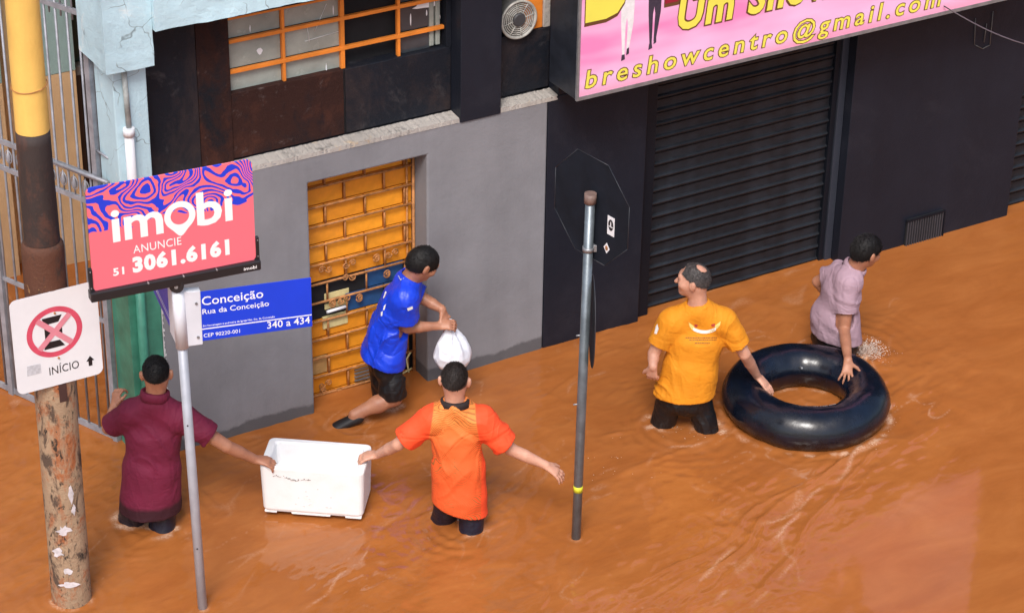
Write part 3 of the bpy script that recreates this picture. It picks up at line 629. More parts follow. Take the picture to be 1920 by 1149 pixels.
# blades
bd=np.array([4.5574-5.1708,-1.6481+1.7968,0]);bd=-bd/np.linalg.norm(bd);bn=np.cross(Z3,bd);bn=bn if bn@Fh<0 else -bn     # bn faces the viewer
b0=np.array([4.552,-1.647,0])+bn*0
m_bblue=M('street_sign_blue',(.004,.045,.60),.35,var=.06);m_bwhite=M('street_sign_white',(.80,.80,.82),.4,var=.03)
build(MB().obox(b0+bd*.315+Z3*1.985,bd,bn,Z3,.315,.002,.157),'blade',m_bblue,SPO,bevel=.001)['label']='bright blue street name blade facing the camera'
bo=b0+bn*.0025
def bt(s,x,z,h,wd,off=0,sp_=1): text('lettering',s,m_bwhite,SPO,bo+bd*x+Z3*z,bd,Z3,h,wd,off,sp_,0,.0004)
bt('Conceição',.012,2.055,.056,.345,.006);bt('Rua da Conceição',.012,1.998,.034,.375,.004)
bt('Em homenagem à padroeira da Igreja Nsa. Sra. da Conceição',.012,1.918,.0125,.405,.002)
bt('CEP 90220-001',.012,1.850,.024,.205,.003);bt('340 a 434',.372,1.852,.046,.245,.006)
build(MB().obox(bo+bd*.315+Z3*1.904+bn*.0004,bd,bn,Z3,.312,.0004,.0032),'printed_line',m_bwhite,SPO)
# white casting that clamps the blades
m_cast=M('white_casting',(.62,.64,.70),.4,var=.08)
ct=sp_at(1.98);prof=rrect(-.032,-.175,.105,.175,.012)
build(MB().prism([(-.036,-.16),(-.02,-.178),(.105,-.178),(.107,.165),(.055,.168),(-.04,.178)],b0-bd*.1+bn*.006+Z3*1.985,bd,Z3,-bn,.05),'clamp_plate',m_cast,SPO,bevel=.004)
build(MB().tube([sp_at(1.80),sp_at(2.18)],.036,18),'clamp_sleeve',m_cast,SPO)
for a,z in ((-.095,1.865),(-.02,1.86),(-.105,2.07),(-.02,2.075)): build(MB().tube([b0+bd*a+Z3*z+bn*.005,b0+bd*a+Z3*z+bn*.013],.008,10),'bolt',m_steel,SPO)
# second blade, seen obliquely
q1,q2=wat(286,541,1.83),wat(328,632,1.83);b2=q1-q2;b2/=np.linalg.norm(b2);n2_=np.cross(Z3,b2);n2_=n2_ if n2_@Fh<0 else -n2_
c2_=q2+b2*-.02
build(MB().obox(c2_+b2*.36+Z3*.157,b2,n2_,Z3,.34,.002,.157),'blade',m_bblue,SPO,bevel=.001)['label']='second blue blade turned towards the side street'
build(MB().obox(c2_+b2*.36+Z3*.055+n2_*.003,b2,n2_,Z3,.335,.0004,.003).obox(c2_+b2*.36+Z3*.075+n2_*.003,b2,n2_,Z3,.22,.0004,.002),'printed_line',m_bwhite,SPO)
build(MB().obox(c2_+b2*.04+Z3*.157,b2,n2_,Z3,.07,.008,.17),'clamp_plate',m_cast,SPO,bevel=.003)
# advertising board
ad=np.array([.9205,-.0948,0]);ad/=np.linalg.norm(ad);an=np.cross(Z3,ad);an=an if an@Fh<0 else -an
A0=np.array([3.966,-1.583,0])
AW=.925;az0,az1=2.268,2.893
m_ad,n,b=newmat('advert_print');tc=nd(n,'ShaderNodeTexCoord').outputs['UV']
sx=nd(n,'ShaderNodeSeparateXYZ');n.links.new(tc,sx.inputs[0])
n1=noise(n,tc,2.6,1.5,.45,(1.5,1,1),.35)
mu=nd(n,'ShaderNodeMath',operation='MULTIPLY');n.links.new(n1,mu.inputs[0]);mu.inputs[1].default_value=120
n3=noise(n,tc,22,2,.5);mu3=nd(n,'ShaderNodeMath',operation='MULTIPLY_ADD');n.links.new(n3,mu3.inputs[0]);mu3.inputs[1].default_value=2.2;n.links.new(mu.outputs[0],mu3.inputs[2])
sn=nd(n,'ShaderNodeMath',operation='SINE');n.links.new(mu3.outputs[0],sn.inputs[0])
gt=nd(n,'ShaderNodeMath',operation='GREATER_THAN');n.links.new(sn.outputs[0],gt.inputs[0]);gt.inputs[1].default_value=-.05
ed=nd(n,'ShaderNodeMath',operation='MULTIPLY_ADD');n.links.new(noise(n,tc,3.2,2,.5,(1,.2,1)),ed.inputs[0]);ed.inputs[1].default_value=-.5;n.links.new(sx.outputs[1],ed.inputs[2])
g2=nd(n,'ShaderNodeMath',operation='GREATER_THAN');n.links.new(ed.outputs[0],g2.inputs[0]);g2.inputs[1].default_value=.36
ml=nd(n,'ShaderNodeMath',operation='MULTIPLY');n.links.new(gt.outputs[0],ml.inputs[0]);n.links.new(g2.outputs[0],ml.inputs[1])
c=mix(n,ml.outputs[0],(.83,.155,.20),(.012,.045,.60));n.links.new(c,b.inputs['Base Color']);b.inputs['Roughness'].default_value=.35
rp=rrect(0,0,AW,az1-az0,.035)
board=build(MB().prism(rp,A0+Z3*az0+an*.006,ad,Z3,-an,.012),'advert_board',m_ad,SPO)
uv=board.data.uv_layers.new(name='UVMap');rl=rootloc(board)
for lp in board.data.loops:
    p=np.array(board.data.vertices[lp.vertex_index].co)+rl-A0;uv.data[lp.index].uv=(float(p@ad)/AW,(p[2]-az0)/(az1-az0))
ao=A0+an*.0075
m_adw=M('advert_white',(.84,.84,.84),.4,var=.02)
def at_(s,x,z,h,wd,off=0,sp_=1): return text('lettering',s,m_adw,SPO,ao+ad*x+Z3*(az0+z),ad,Z3,h,wd,off,sp_,0,.0005)
at_('im',.125,.285,.205,.285,.022);at_('bi',.600,.285,.205,.205,.022)
# the letter o drawn as a map pin
NN=40;V_=[]
for k in range(NN):
    a=2*math.pi*k/NN;dd=max(0,-math.sin(a))**14*.035
    for r,ee in((.088,dd),(.052,0)):
        V_.append(ao+an*.0005+ad*(.505+r*math.cos(a))+Z3*(az0+.365+r*math.sin(a)-ee))
build(MB().add(V_,[(2*k,(2*k+2)%(2*NN),(2*k+3)%(2*NN),2*k+1) for k in range(NN)]),'lettering',m_adw,SPO)
at_('ANUNCIE',.235,.190,.050,.270,0,1.05);at_('3061.6161',.225,.078,.088,.550,.055,1.12);at_('51',.115,.078,.045,.062,.03,1.1)
# black tray below the board
build(MB().obox(A0+ad*AW/2+Z3*(az0-.022)-an*.002,ad,an,Z3,AW/2+.022,.032,.030),'tray',m_blackp,SPO,bevel=.008)
for x in(-.010,AW+.010): build(MB().obox(A0+ad*x+Z3*(az0+.07),ad,an,Z3,.010,.014,.075),'tray_end',m_blackp,SPO,bevel=.003)
for x in(.30,.50,.69): build(MB().tube([A0+ad*x+Z3*(az0+.004)+an*.010,A0+ad*x+Z3*(az0+.004)+an*.036],.005,8),'bolt',m_steel,SPO)
for x in(-.012,AW+.010):
    for z in (.13,.03): build(MB().tube([A0+ad*x+Z3*(az0+z)+an*.010,A0+ad*x+Z3*(az0+z)+an*.017],.004,8),'bolt',m_steel,SPO)
text('lettering','imobi',m_adw,SPO,A0+ad*.845+Z3*(az0-.034)+an*.0305,ad,Z3,.02,.075,.01,1,0,.0004)
cp=sp_at(2.21);build(MB().tube([cp-Fh*.045,cp+Fh*.03],.040,16),'swivel_joint',m_blackp,SPO);build(MB().tube([cp-Fh*.046,cp-Fh*.052],.011,10),'bolt',m_steel,SPO)
# ------------------------------------------------------------------ back of the stop sign pole
rp0=wat(1080,1008);rt_=hit(1107,370,rp0,Fh);rd=(rt_-rp0)/rt_[2]
def rp_at(z): return rp0+rd*z
RP=empty('stop_sign_post',(rp0[0],rp0[1],-.6),'galvanised post with the dark back of an octagonal stop sign, standing between the men','street sign')
m_pole2=M('weathered_galvanised',(.17,.20,.225),.38,metal=.5,var=.4,vs=8,bs=.12)
build(MB().tube([rp_at(-.6),rp_at(2.36)],.0285,20),'post',m_pole2,RP)
build(MB().tube([rp_at(2.34),rp_at(2.40)],.036,16),'post_cap',M('rusty_cap',(.20,.13,.11),.6,var=.4,vs=30),RP)
build(MB().tube([rp_at(.350),rp_at(.392)],.0292,20),'yellow_tape',M('yellow_tape',(.62,.62,.03),.5),RP)
od=np.array([.158,-.99,0]);od/=np.linalg.norm(od);on=np.cross(Z3,od);on=on if on@Fh<0 else -on
oc=rp_at(2.285)+Fh*.045+Rt*.01;ra=.268/2/math.sin(math.pi/8)
m_oct=M('dark_sign_back',(.0085,.0115,.019),.7,spec=.2,var=.4,vs=6)
OP=[(ra*math.cos(math.radians(22.5+45*k)),ra*math.sin(math.radians(22.5+45*k))) for k in range(8)]
octo=build(MB().prism(OP,oc,od,Z3,-on,.003),'octagon_plate',m_oct,RP)
mb=MB()
for k in range(8):
    a=OP[k];c_=OP[(k+1)%8];pa=oc+od*a[0]+Z3*a[1]+on*.0005;pc=oc+od*c_[0]+Z3*c_[1]+on*.0005;mb.tube([pa,pc],.0022,5)
build(mb,'plate_edge',M('pale_plate_edge',(.03,.034,.042),.5,metal=.1),octo)
def on_oct(x,y): return hit(x,y,oc,on)
s1=on_oct(1146,424)
build(MB().obox(s1+on*.002,od,on,Z3,.030,.0008,.060),'sticker',m_white,octo)
def disc(c,ex,rx,rz_,mat,name,par,d=.003,n_=14):
    build(MB().prism([(rx*math.cos(2*math.pi*i/n_),rz_*math.sin(2*math.pi*i/n_)) for i in range(n_)],c,ex,Z3,on,.0006),name,mat,par)
disc(s1+on*.0032+Z3*.006,od,.022,.036,m_sbl,'sticker_print',octo);disc(s1+on*.0042+Z3*.012,od,.004,.018,m_white,'sticker_print',octo);
build(MB().obox(s1+on*.0042-Z3*.004,od,on,Z3,.017,.0006,.003),'sticker_print',m_white,octo)
s2=on_oct(1138,465);build(MB().prism([(0,-.035),(.026,0),(0,.035),(-.026,0)],s2+on*.002,od,Z3,on,.001),'sticker',m_white,octo)
disc(s2+on*.0035,od,.012,.016,m_rusty,'sticker_print',octo)
for z,nm in ((2.04,'clamp'),):
    build(MB().tube([rp_at(z-.014),rp_at(z+.014)],.034,16),nm,m_steel,RP);build(MB().obox(rp_at(z)+Rt*.045+Fh*.01,Rt,Fh,Z3,.022,.010,.022),nm,m_steel,RP,bevel=.003)
for z in (1.46,.98): build(MB().tube([rp_at(z)-Rt*.05-Fh*.01,rp_at(z)-Rt*.01],.005,8),'bolt',m_steel,RP)
# lower round plate seen almost edge-on
r2=Fh*.985+Rt*-.05;r2/=np.linalg.norm(r2);rn=np.cross(Z3,r2)
dc=rp_at(1.57)+Rt*.050+Fh*.02
dc2=hit(1111,602,dc,Fh)
DP=[(.235*math.cos(a),.29*math.sin(a)) for a in np.linspace(0,2*math.pi,41)[:-1]]
pl=build(MB().prism(DP,dc2,r2,Z3,rn,.004),'round_plate',m_oct,RP)
build(MB().tube([dc2+r2*a+Z3*c_+rn*.002 for a,c_ in DP],.0028,6,closed=True),'plate_edge',bpy.data.materials['pale_plate_edge'],pl)
# ------------------------------------------------------------------ inner tube
tR,tr=.410,.154;tc_=np.array([T0[0],T0[1],.110])
mt_,n,b=newmat('black_rubber');co=coords(n)
c=ramp(n,noise(n,co,6,5),[(.35,(.0025,.0035,.007)),(.7,(.0035,.0075,.018))]);n.links.new(c,b.inputs['Base Color'])
rr_=ramp(n,noise(n,co,9,6,.7),[(.35,.15),(.7,.36)]);n.links.new(rr_,b.inputs['Roughness']);b.inputs['Specular IOR Level'].default_value=.55
bump(n,b,noise(n,co,11,4),.22,.01)
TB=empty('inner_tube',tc_,'large inflated black rubber inner tube floating between the two men','inner tube')
NU,NV=120,36;V_=[];F_=[]
for i in range(NU):
    a=2*math.pi*i/NU;R_=tR*(1+.006*math.sin(3*a+1)+.004*math.sin(7*a));r_=tr*(1+.012*math.sin(5*a+.3)+.006*math.sin(17*a))
    for j in range(NV):
        t=2*math.pi*j/NV;rr=r_*(1+.006*math.sin(9*a+3*t))+(.003 if j in(0,) else 0)
        V_.append(tc_+np.array([math.cos(a)*(R_+rr*math.cos(t)),math.sin(a)*(R_+rr*math.cos(t)),rr*.97*math.sin(t)]))
for i in range(NU):
    for j in range(NV): F_.append((i*NV+j,((i+1)%NU)*NV+j,((i+1)%NU)*NV+(j+1)%NV,i*NV+(j+1)%NV))
build(MB().add(V_,F_,True),'tube_body',mt_,TB)
vd=-Fh;va=math.atan2(vd[1],vd[0])
def tpt(a,t,e=.002): return tc_+np.array([math.cos(a)*(tR+(tr+e)*math.cos(t)),math.sin(a)*(tR+(tr+e)*math.cos(t)),(tr*.97+e)*math.sin(t)])
mb=MB();rr=random.Random(3)
for k in range(15):
    if k in(3,9): continue
    a=va+.02+k*.030;t0_,t1_=math.pi*.60,math.pi*.60+.10
    mb.add([tpt(a,t0_),tpt(a+rr.uniform(.008,.024),t0_),tpt(a+rr.uniform(.01,.022),t1_),tpt(a+.002,t1_)],[(0,1,2,3)])
build(mb,'printed_marks',M('worn_white_print',(.42,.42,.44),.6,var=.4,vs=40),TB)
aa=va+math.pi+.05
build(MB().tube([tpt(aa,math.pi*.86,-.004),tpt(aa,math.pi*.86,.02),tpt(aa,math.pi*.86,.045)],[.011,.008,.006],10),'valve',m_steel,TB)
# ------------------------------------------------------------------ styrofoam box
BA,BB=wat(489,958,.05),wat(683,973,.05);be=(BB-BA);BWd=np.linalg.norm(be);be/=BWd;bf=np.cross(Z3,be);bf=bf if bf@Fh>0 else -bf
SB=empty('styrofoam_box',(BA+be*BWd/2+bf*.19),'open white styrofoam box carried between the maroon and the orange shirt','box')
m_foam,n,b=newmat('styrofoam');co=coords(n)
vv=nd(n,'ShaderNodeTexVoronoi');vv.inputs['Scale'].default_value=160;n.links.new(co,vv.inputs['Vector'])
c=mix(n,ramp(n,noise(n,co,7,6),[(.5,0.),(.75,.25)]),(.80,.80,.80),(.62,.56,.50));n.links.new(c,b.inputs['Base Color']);b.inputs['Roughness'].default_value=.6
bump(n,b,vv.outputs['Distance'],.25,.003);b.inputs['Subsurface Weight'].default_value=.15;b.inputs['Subsurface Radius'].default_value=(.02,.02,.02)
BDp,BH=.345,.335;wl=.050
def boxshell():
    mb=MB();o=BA
    def lvl(s,z,r): # rounded rectangle level, shrink s
        return [o+be*a+bf*c_+Z3*z for a,c_ in rrect(s,s,BWd-s,BDp-s,r,5)]
    L=[lvl(.018,0,.03),lvl(.010,.02,.035),lvl(.0,BH-.012,.04),lvl(.003,BH-.004,.038),lvl(.010,BH,.034),lvl(wl-.008,BH,.02),lvl(wl,BH-.010,.02),lvl(wl+.010,.19,.02)]
    n_=len(L[0]);V_=[p for l in L for p in l];F_=[(i*n_+k,i*n_+(k+1)%n_,(i+1)*n_+(k+1)%n_,(i+1)*n_+k) for i in range(len(L)-1) for k in range(n_)]
    F_.append(tuple(range(n_))[::-1]);F_.append(tuple((len(L)-1)*n_+k for k in range(n_)))
    return mb.add(V_,F_)
build(boxshell(),'box_body',m_foam,SB)
for a0,a1 in ((.02,.10),(.19,.44),(.53,BWd-.02)):
    for f_ in (.017,BDp-.075):
        build(MB().add([],[]).prism([(a0,0),(a1,0),(a1-.003,-.014),(a0+.003,-.014)],BA+bf*f_,be,Z3,bf,.055),'foot',m_foam,SB,bevel=.003)
mb=MB();rr=random.Random(8)
for k in range(26):
    a=.09+k*.0092;z=BH-.062-.02*(k>7)*min(1,(k-7)/6)+(.014*max(0,(k-16)/10));dz=rr.uniform(-.006,.006)
    if k in(6,18): continue
    mb.obox(BA+be*a+Z3*(z+dz)-bf*.0012*1+bf*(.001),be,bf,Z3,rr.uniform(.002,.005),.0009,rr.uniform(.001,.006))
build(mb,'scuff_marks',M('grey_scuff',(.28,.27,.25),.8),SB)
for k in range(14):
    mb=MB();a=rr.uniform(.2,.45);z=rr.uniform(.06,.2);mb.obox(BA+be*a+Z3*z+bf*(.0085*(1-z/BH)),be,bf,Z3,rr.uniform(.003,.008),.0012,rr.uniform(.002,.005));build(mb,'dent',bpy.data.materials.get('foam_dent') or M('foam_dent',(.70,.70,.70),.8),SB)

# ================================================================== people: signed distance bodies turned into smooth meshes
HSC=1.03
def nrm(v): v=np.asarray(v,float);return v/np.linalg.norm(v)
class Field:
    def __init__(s,lo,hi,res):
        s.lo=np.array(lo,float);s.res=res;s.n=np.ceil((np.array(hi)-s.lo)/res).astype(int)+1
        s.a=np.full(s.n,.5,np.float32)
    def sub(s,lo,hi):
        i0=np.maximum(0,np.floor((np.array(lo)-s.lo)/s.res).astype(int));i1=np.minimum(s.n,np.ceil((np.array(hi)-s.lo)/s.res).astype(int)+1)
        if (i1<=i0).any(): return None,None
        g=[s.lo[k]+s.res*np.arange(i0[k],i1[k]) for k in range(3)]
        G=np.stack(np.meshgrid(*g,indexing='ij'),-1).astype(np.float32);return tuple(slice(i0[k],i1[k]) for k in range(3)),G
    def add(s,pr,off=0,k=None,cut=False):
        fn,lo,hi,kk=pr;k=kk if k is None else k;m=.05+max(off,0)
        sl,G=s.sub(lo-m,hi+m)
        if sl is None: return
        d=fn(G)-off;c=s.a[sl]
        if cut:
            d=-d;h=np.clip(.5-.5*(d-c)/k,0,1) if 0 else None;s.a[sl]=np.maximum(c,d);return
        h=np.clip(.5+.5*(c-d)/k,0,1);s.a[sl]=c*(1-h)+d*h-k*h*(1-h)
    def plane(s,p,nv):
        g=[s.lo[k]+s.res*np.arange(s.n[k]) for k in range(3)]
        d=(g[0][:,None,None]-p[0])*nv[0]+(g[1][None,:,None]-p[1])*nv[1]+(g[2][None,None,:]-p[2])*nv[2]
        s.a=np.maximum(s.a,d.astype(np.float32))
    def mesh(s,disp=None,smooth=1):
        a=s.a;a[0]=a[-1]=.1;a[:,0]=a[:,-1]=.1;a[:,:,0]=a[:,:,-1]=.1;ins=a<0
        c=np.zeros(np.array(a.shape)-1,np.int8)
        for i in(0,1):
            for j in(0,1):
                for k in(0,1): c+=ins[i:a.shape[0]-1+i,j:a.shape[1]-1+j,k:a.shape[2]-1+k]
        act=(c>0)&(c<8);I=np.argwhere(act);idx=np.full(act.shape,-1,np.int64);idx[act]=np.arange(len(I))
        acc=np.zeros((len(I),3));cnt=np.zeros(len(I));off=[(i,j,k) for i in(0,1) for j in(0,1) for k in(0,1)]
        val={o:a[I[:,0]+o[0],I[:,1]+o[1],I[:,2]+o[2]].astype(float) for o in off}
        for o in off:
            for ax in range(3):
                if o[ax]: continue
                q=list(o);q[ax]=1;q=tuple(q);v0,v1=val[o],val[q];m=(v0<0)!=(v1<0)
                t=np.zeros(len(I));t[m]=v0[m]/(v0[m]-v1[m]);P=np.tile(np.array(o,float),(len(I),1));P[:,ax]+=t
                acc[m]+=P[m];cnt[m]+=1
        V=(I+acc/cnt[:,None])*s.res+s.lo;Q=[]
        for ax in range(3):
            u,v=[(1,2),(2,0),(0,1)][ax]
            A=np.moveaxis(ins,ax,0);sh=list(ins.shape)
            s0=[slice(None)]*3;s1=[slice(None)]*3;s0[ax]=slice(0,-1);s1[ax]=slice(1,None)
            e=ins[tuple(s0)]!=ins[tuple(s1)];E=np.argwhere(e);E=E[(E[:,u]>0)&(E[:,v]>0)&(E[:,u]<sh[u]-1)&(E[:,v]<sh[v]-1)]
            def cell(du,dv): 
                q=E.copy();q[:,u]-=du;q[:,v]-=dv;return idx[q[:,0],q[:,1],q[:,2]]
            q=np.stack([cell(1,1),cell(0,1),cell(0,0),cell(1,0)],1);fl=~ins[E[:,0],E[:,1],E[:,2]]
            q[fl]=q[fl][:,::-1];Q.append(q)
        Q=np.concatenate(Q);Q=Q[(Q>=0).all(1)]
        for _ in range(smooth):
            nb=np.zeros_like(V);ct=np.zeros(len(V))
            for i in range(4):
                np.add.at(nb,Q[:,i],V[Q[:,(i+1)%4]]);np.add.at(ct,Q[:,i],1)
                np.add.at(nb,Q[:,i],V[Q[:,(i+3)%4]]);np.add.at(ct,Q[:,i],1)
            V=V*.45+.55*nb/np.maximum(ct,1)[:,None]
        if disp is not None:
            Nn=np.zeros_like(V);fnm=np.cross(V[Q[:,2]]-V[Q[:,0]],V[Q[:,3]]-V[Q[:,1]])
            for i in range(4): np.add.at(Nn,Q[:,i],fnm)
            Nn/=np.maximum(np.linalg.norm(Nn,axis=1),1e-9)[:,None];V=V+Nn*disp(V)[:,None]
        return V,Q
def mesh_obj(name,VQ,mat,parent):
    V,Q=VQ;me=bpy.data.meshes.new(name);me.vertices.add(len(V));me.vertices.foreach_set('co',V.astype(np.float32).ravel());nf=len(Q)
    me.loops.add(nf*4);me.loops.foreach_set('vertex_index',Q.astype(np.int32).ravel());me.polygons.add(nf)
    me.polygons.foreach_set('loop_start',np.arange(nf)*4);me.polygons.foreach_set('use_smooth',np.ones(nf,bool));me.update();me.validate()
    return link(name,me,mat,parent)
def cone(a,b,ra,rb,k=.025,clip=None):
    a,b=np.array(a,float),np.array(b,float);ab=b-a;L2=float(ab@ab)
    def fn(G):
        t=np.clip(((G-a)@ab)/L2,0,1);d=np.linalg.norm(G-(a+t[...,None]*ab),axis=-1)-(ra+(rb-ra)*t)
        if clip is not None: d=np.maximum(d,(G-clip[0])@clip[1])
        return d
    r=max(ra,rb);return fn,np.minimum(a,b)-r,np.maximum(a,b)+r,k
def ell(a,b,ra,rb,ax,k=.03):
    """flattened cone: ra,rb = (side radius, depth radius)"""
    a,b=np.array(a,float),np.array(b,float);ab=b-a;L=np.linalg.norm(ab);A=ab/L;X_=np.array(ax,float);X_=nrm(X_-A*(X_@A));Y_=np.cross(A,X_)
    def fn(G):
        q=G-a;z=q@A;t=np.clip(z/L,0,1);rx=ra[0]+(rb[0]-ra[0])*t;ry=ra[1]+(rb[1]-ra[1])*t;m=np.minimum(rx,ry)
        dz=(z-t*L)/m;x=(q@X_)/rx;y=(q@Y_)/ry;r=np.sqrt(x*x+y*y+dz*dz);return (r-1)*(m*.55+.45*np.sqrt((x*rx)**2+(y*ry)**2+(dz*m)**2)/np.maximum(r,1e-4))
    r=max(ra+rb);return fn,np.minimum(a,b)-r,np.maximum(a,b)+r,k
def ball(c,r3,fr,k=.02):
    c=np.array(c,float);B=np.stack([nrm(x) for x in fr]);r3=np.array(r3,float);m=r3.min()
    def fn(G):
        q=((G-c)@B.T);r=np.linalg.norm(q/r3,axis=-1);return (r-1)*np.linalg.norm(q,axis=-1)/np.maximum(r,1e-4)*.8
    r=r3.max();return fn,c-r,c+r,k
def hand(wr,d,nn,side,curl=.4,spread=.10,thumb=.6,s=1.0):
    d=nrm(d);nn=np.array(nn,float);nn=nrm(nn-d*(nn@d));t=np.cross(d,nn)*side;P=[]
    P.append(ell(wr-d*.01,wr+d*.078*s,(.027*s,.020*s),(.038*s,.0135*s),t,.012))
    for o,L in((.031,.072),(.0105,.080),(-.0105,.074),(-.031,.060)):
        b=wr+d*.086*s+t*o*s;a=spread*o/.03;dd=nrm(d*math.cos(a)+t*math.sin(a));p=b-dd*.01;ang=0
        for q,(f,c_) in enumerate(((.45,.45),(.32,.9),(.25,.6))):
            ang+=curl*c_;e=nrm(dd*math.cos(ang)-nn*math.sin(ang));p2=p+e*L*s*f*1.12;P.append(cone(p,p2,(.0092-.0008*q)*s,(.0086-.0010*q)*s,.006));p=p2
    b=wr+d*.022*s+t*.026*s;e=nrm(t*thumb+d*.75-nn*.18);p=b+e*.045*s;P.append(cone(b,p,.0145*s,.011*s,.012));e2=nrm(t*thumb*.6+d*.85-nn*(.15+curl*.2));P.append(cone(p,p+e2*.034*s,.011*s,.0088*s,.006))
    return P
def head_prims(c,f,u,nk):
    P_,fr_=head_prims0(np.zeros(3),f,u,(nk-c)/HSC);
    out=[]
    for fn,lo,hi,k in P_: out.append((lambda G,fn=fn: fn((G-c)/HSC)*HSC,lo*HSC+c,hi*HSC+c,k*HSC))
    return out,fr_
def head_prims0(c,f,u,nk):
    f=nrm(f);u=nrm(np.array(u)-f*(np.array(u)@f));r=np.cross(f,u);B=(r,f,u);P=[]
    P.append(ball(c+u*.012-f*.006,(.077,.095,.089),B,.03));P.append(ball(c+f*.022-u*.055,(.056,.066,.062),B,.04))
    P.append(ball(c+f*.070-u*.092,(.024,.020,.020),B,.03));P.append(cone(c+f*.082+u*.012,c+f*.112-u*.026,.009,.0135,.014))
    P.append(cone(c+f*.080+u*.030-r*.035,c+f*.080+u*.030+r*.035,.014,.014,.02));P.append(cone(c+f*.086-u*.056-r*.016,c+f*.086-u*.056+r*.016,.009,.009,.010))
    for s_ in(1,-1):
        P.append(ball(c+f*.062-u*.022+r*s_*.045,(.022,.022,.02),B,.03))
        P.append(ball(c+r*s_*.084-f*.008-u*.008,(.011,.022,.034),B,.008));P.append(ball(c+r*s_*.092-f*.016+u*.002,(.008,.012,.027),B,.006))
    P.append(cone(nk,c-u*.045-f*.025,.060,.053,.03));return P,(r,f,u)
def fold_disp(seed,amp=.005,dirs=((1,.2,.9),(-1,.2,.9)),sc=11.):
    def fn(V):
        wv=np.stack([vnoise(V*5,seed+i) for i in range(3)],1)*.10;W=V+wv;o=0
        for i,dv in enumerate(dirs):
            dv=nrm(dv);q=np.stack([W@dv*sc,W@np.cross(dv,[0,1,0])*sc*.16,W[:,1]*sc*.5],1)
            m=np.clip(vnoise(V*3.1,seed+20+i)*1.5+.35,0,1);nn=vnoise(q,seed+7+i);o=o+m*(1-2*np.abs(nn))-.45*m*np.exp(-(vnoise(q*1.3,seed+70+i)/.09)**2)
        return amp*1.9*(o*.85+.12*vnoise(V*14,seed+5))
    return fn
def hair_disp(seed,amp): return lambda V: amp*(vnoise(V*np.array([60,60,35]),seed)+.6*vnoise(V*120,seed+1))
def skinmat(name,col):
    m,n,b=newmat(name);co=coords(n);v=ramp(n,noise(n,co,14,5),[(.3,(.80,.70,.66)),(.7,(1.10,1.06,1.03))]);c=mix(n,1.0,col,v,'MULTIPLY')
    n.links.new(c,b.inputs['Base Color']);b.inputs['Roughness'].default_value=.5;b.inputs['Subsurface Weight'].default_value=.12;b.inputs['Subsurface Radius'].default_value=(.012,.005,.003)
    bump(n,b,noise(n,co,90,4),.12,.002);return m
def wrinkles(n,b,co,st=.75):
    a1=noise(n,co,4.2,2,.4,(2.0,1,.8),1.0);a2=noise(n,co,9,2,.45,(.7,1,1.8),.9)
    q=[]
    for a,wt in ((a1,1.0),(a2,.35)):
        m1=nd(n,'ShaderNodeMath',operation='SUBTRACT');n.links.new(a,m1.inputs[0]);m1.inputs[1].default_value=.5
        m2=nd(n,'ShaderNodeMath',operation='ABSOLUTE');n.links.new(m1.outputs[0],m2.inputs[0])
        m3=nd(n,'ShaderNodeMath',operation='MULTIPLY');n.links.new(m2.outputs[0],m3.inputs[0]);m3.inputs[1].default_value=-2*wt;q.append(m3.outputs[0])
    s_=nd(n,'ShaderNodeMath',operation='ADD');n.links.new(q[0],s_.inputs[0]);n.links.new(q[1],s_.inputs[1])
    bump(n,b,s_.outputs[0],st*.75,.022)
def cloth(name,col,rough=.85,var=.15,bs=.25,wet=None):
    m,n,b=newmat(name);co=coords(n);v=ramp(n,noise(n,co,7,6),[(.3,(1-var,)*3),(.7,(1+var*.5,)*3)]);c=mix(n,1.0,col,v,'MULTIPLY')
    if wet:
        sx=nd(n,'ShaderNodeSeparateXYZ');n.links.new(co,sx.inputs[0]);ad=nd(n,'ShaderNodeMath',operation='MULTIPLY_ADD');n.links.new(noise(n,co,5,4),ad.inputs[0]);ad.inputs[1].default_value=-.06;n.links.new(sx.outputs[2],ad.inputs[2])
        c=mix(n,ramp(n,ad.outputs[0],[(wet,1.),(wet+.03,0.)]),c,tuple(x*.22 for x in col))
    n.links.new(c,b.inputs['Base Color']);b.inputs['Roughness'].default_value=rough;wrinkles(n,b,co);return m
m_eye=M('eye',(.03,.02,.015),.2,var=.05)
RZ_P=math.atan2(Rt[1],Rt[0])
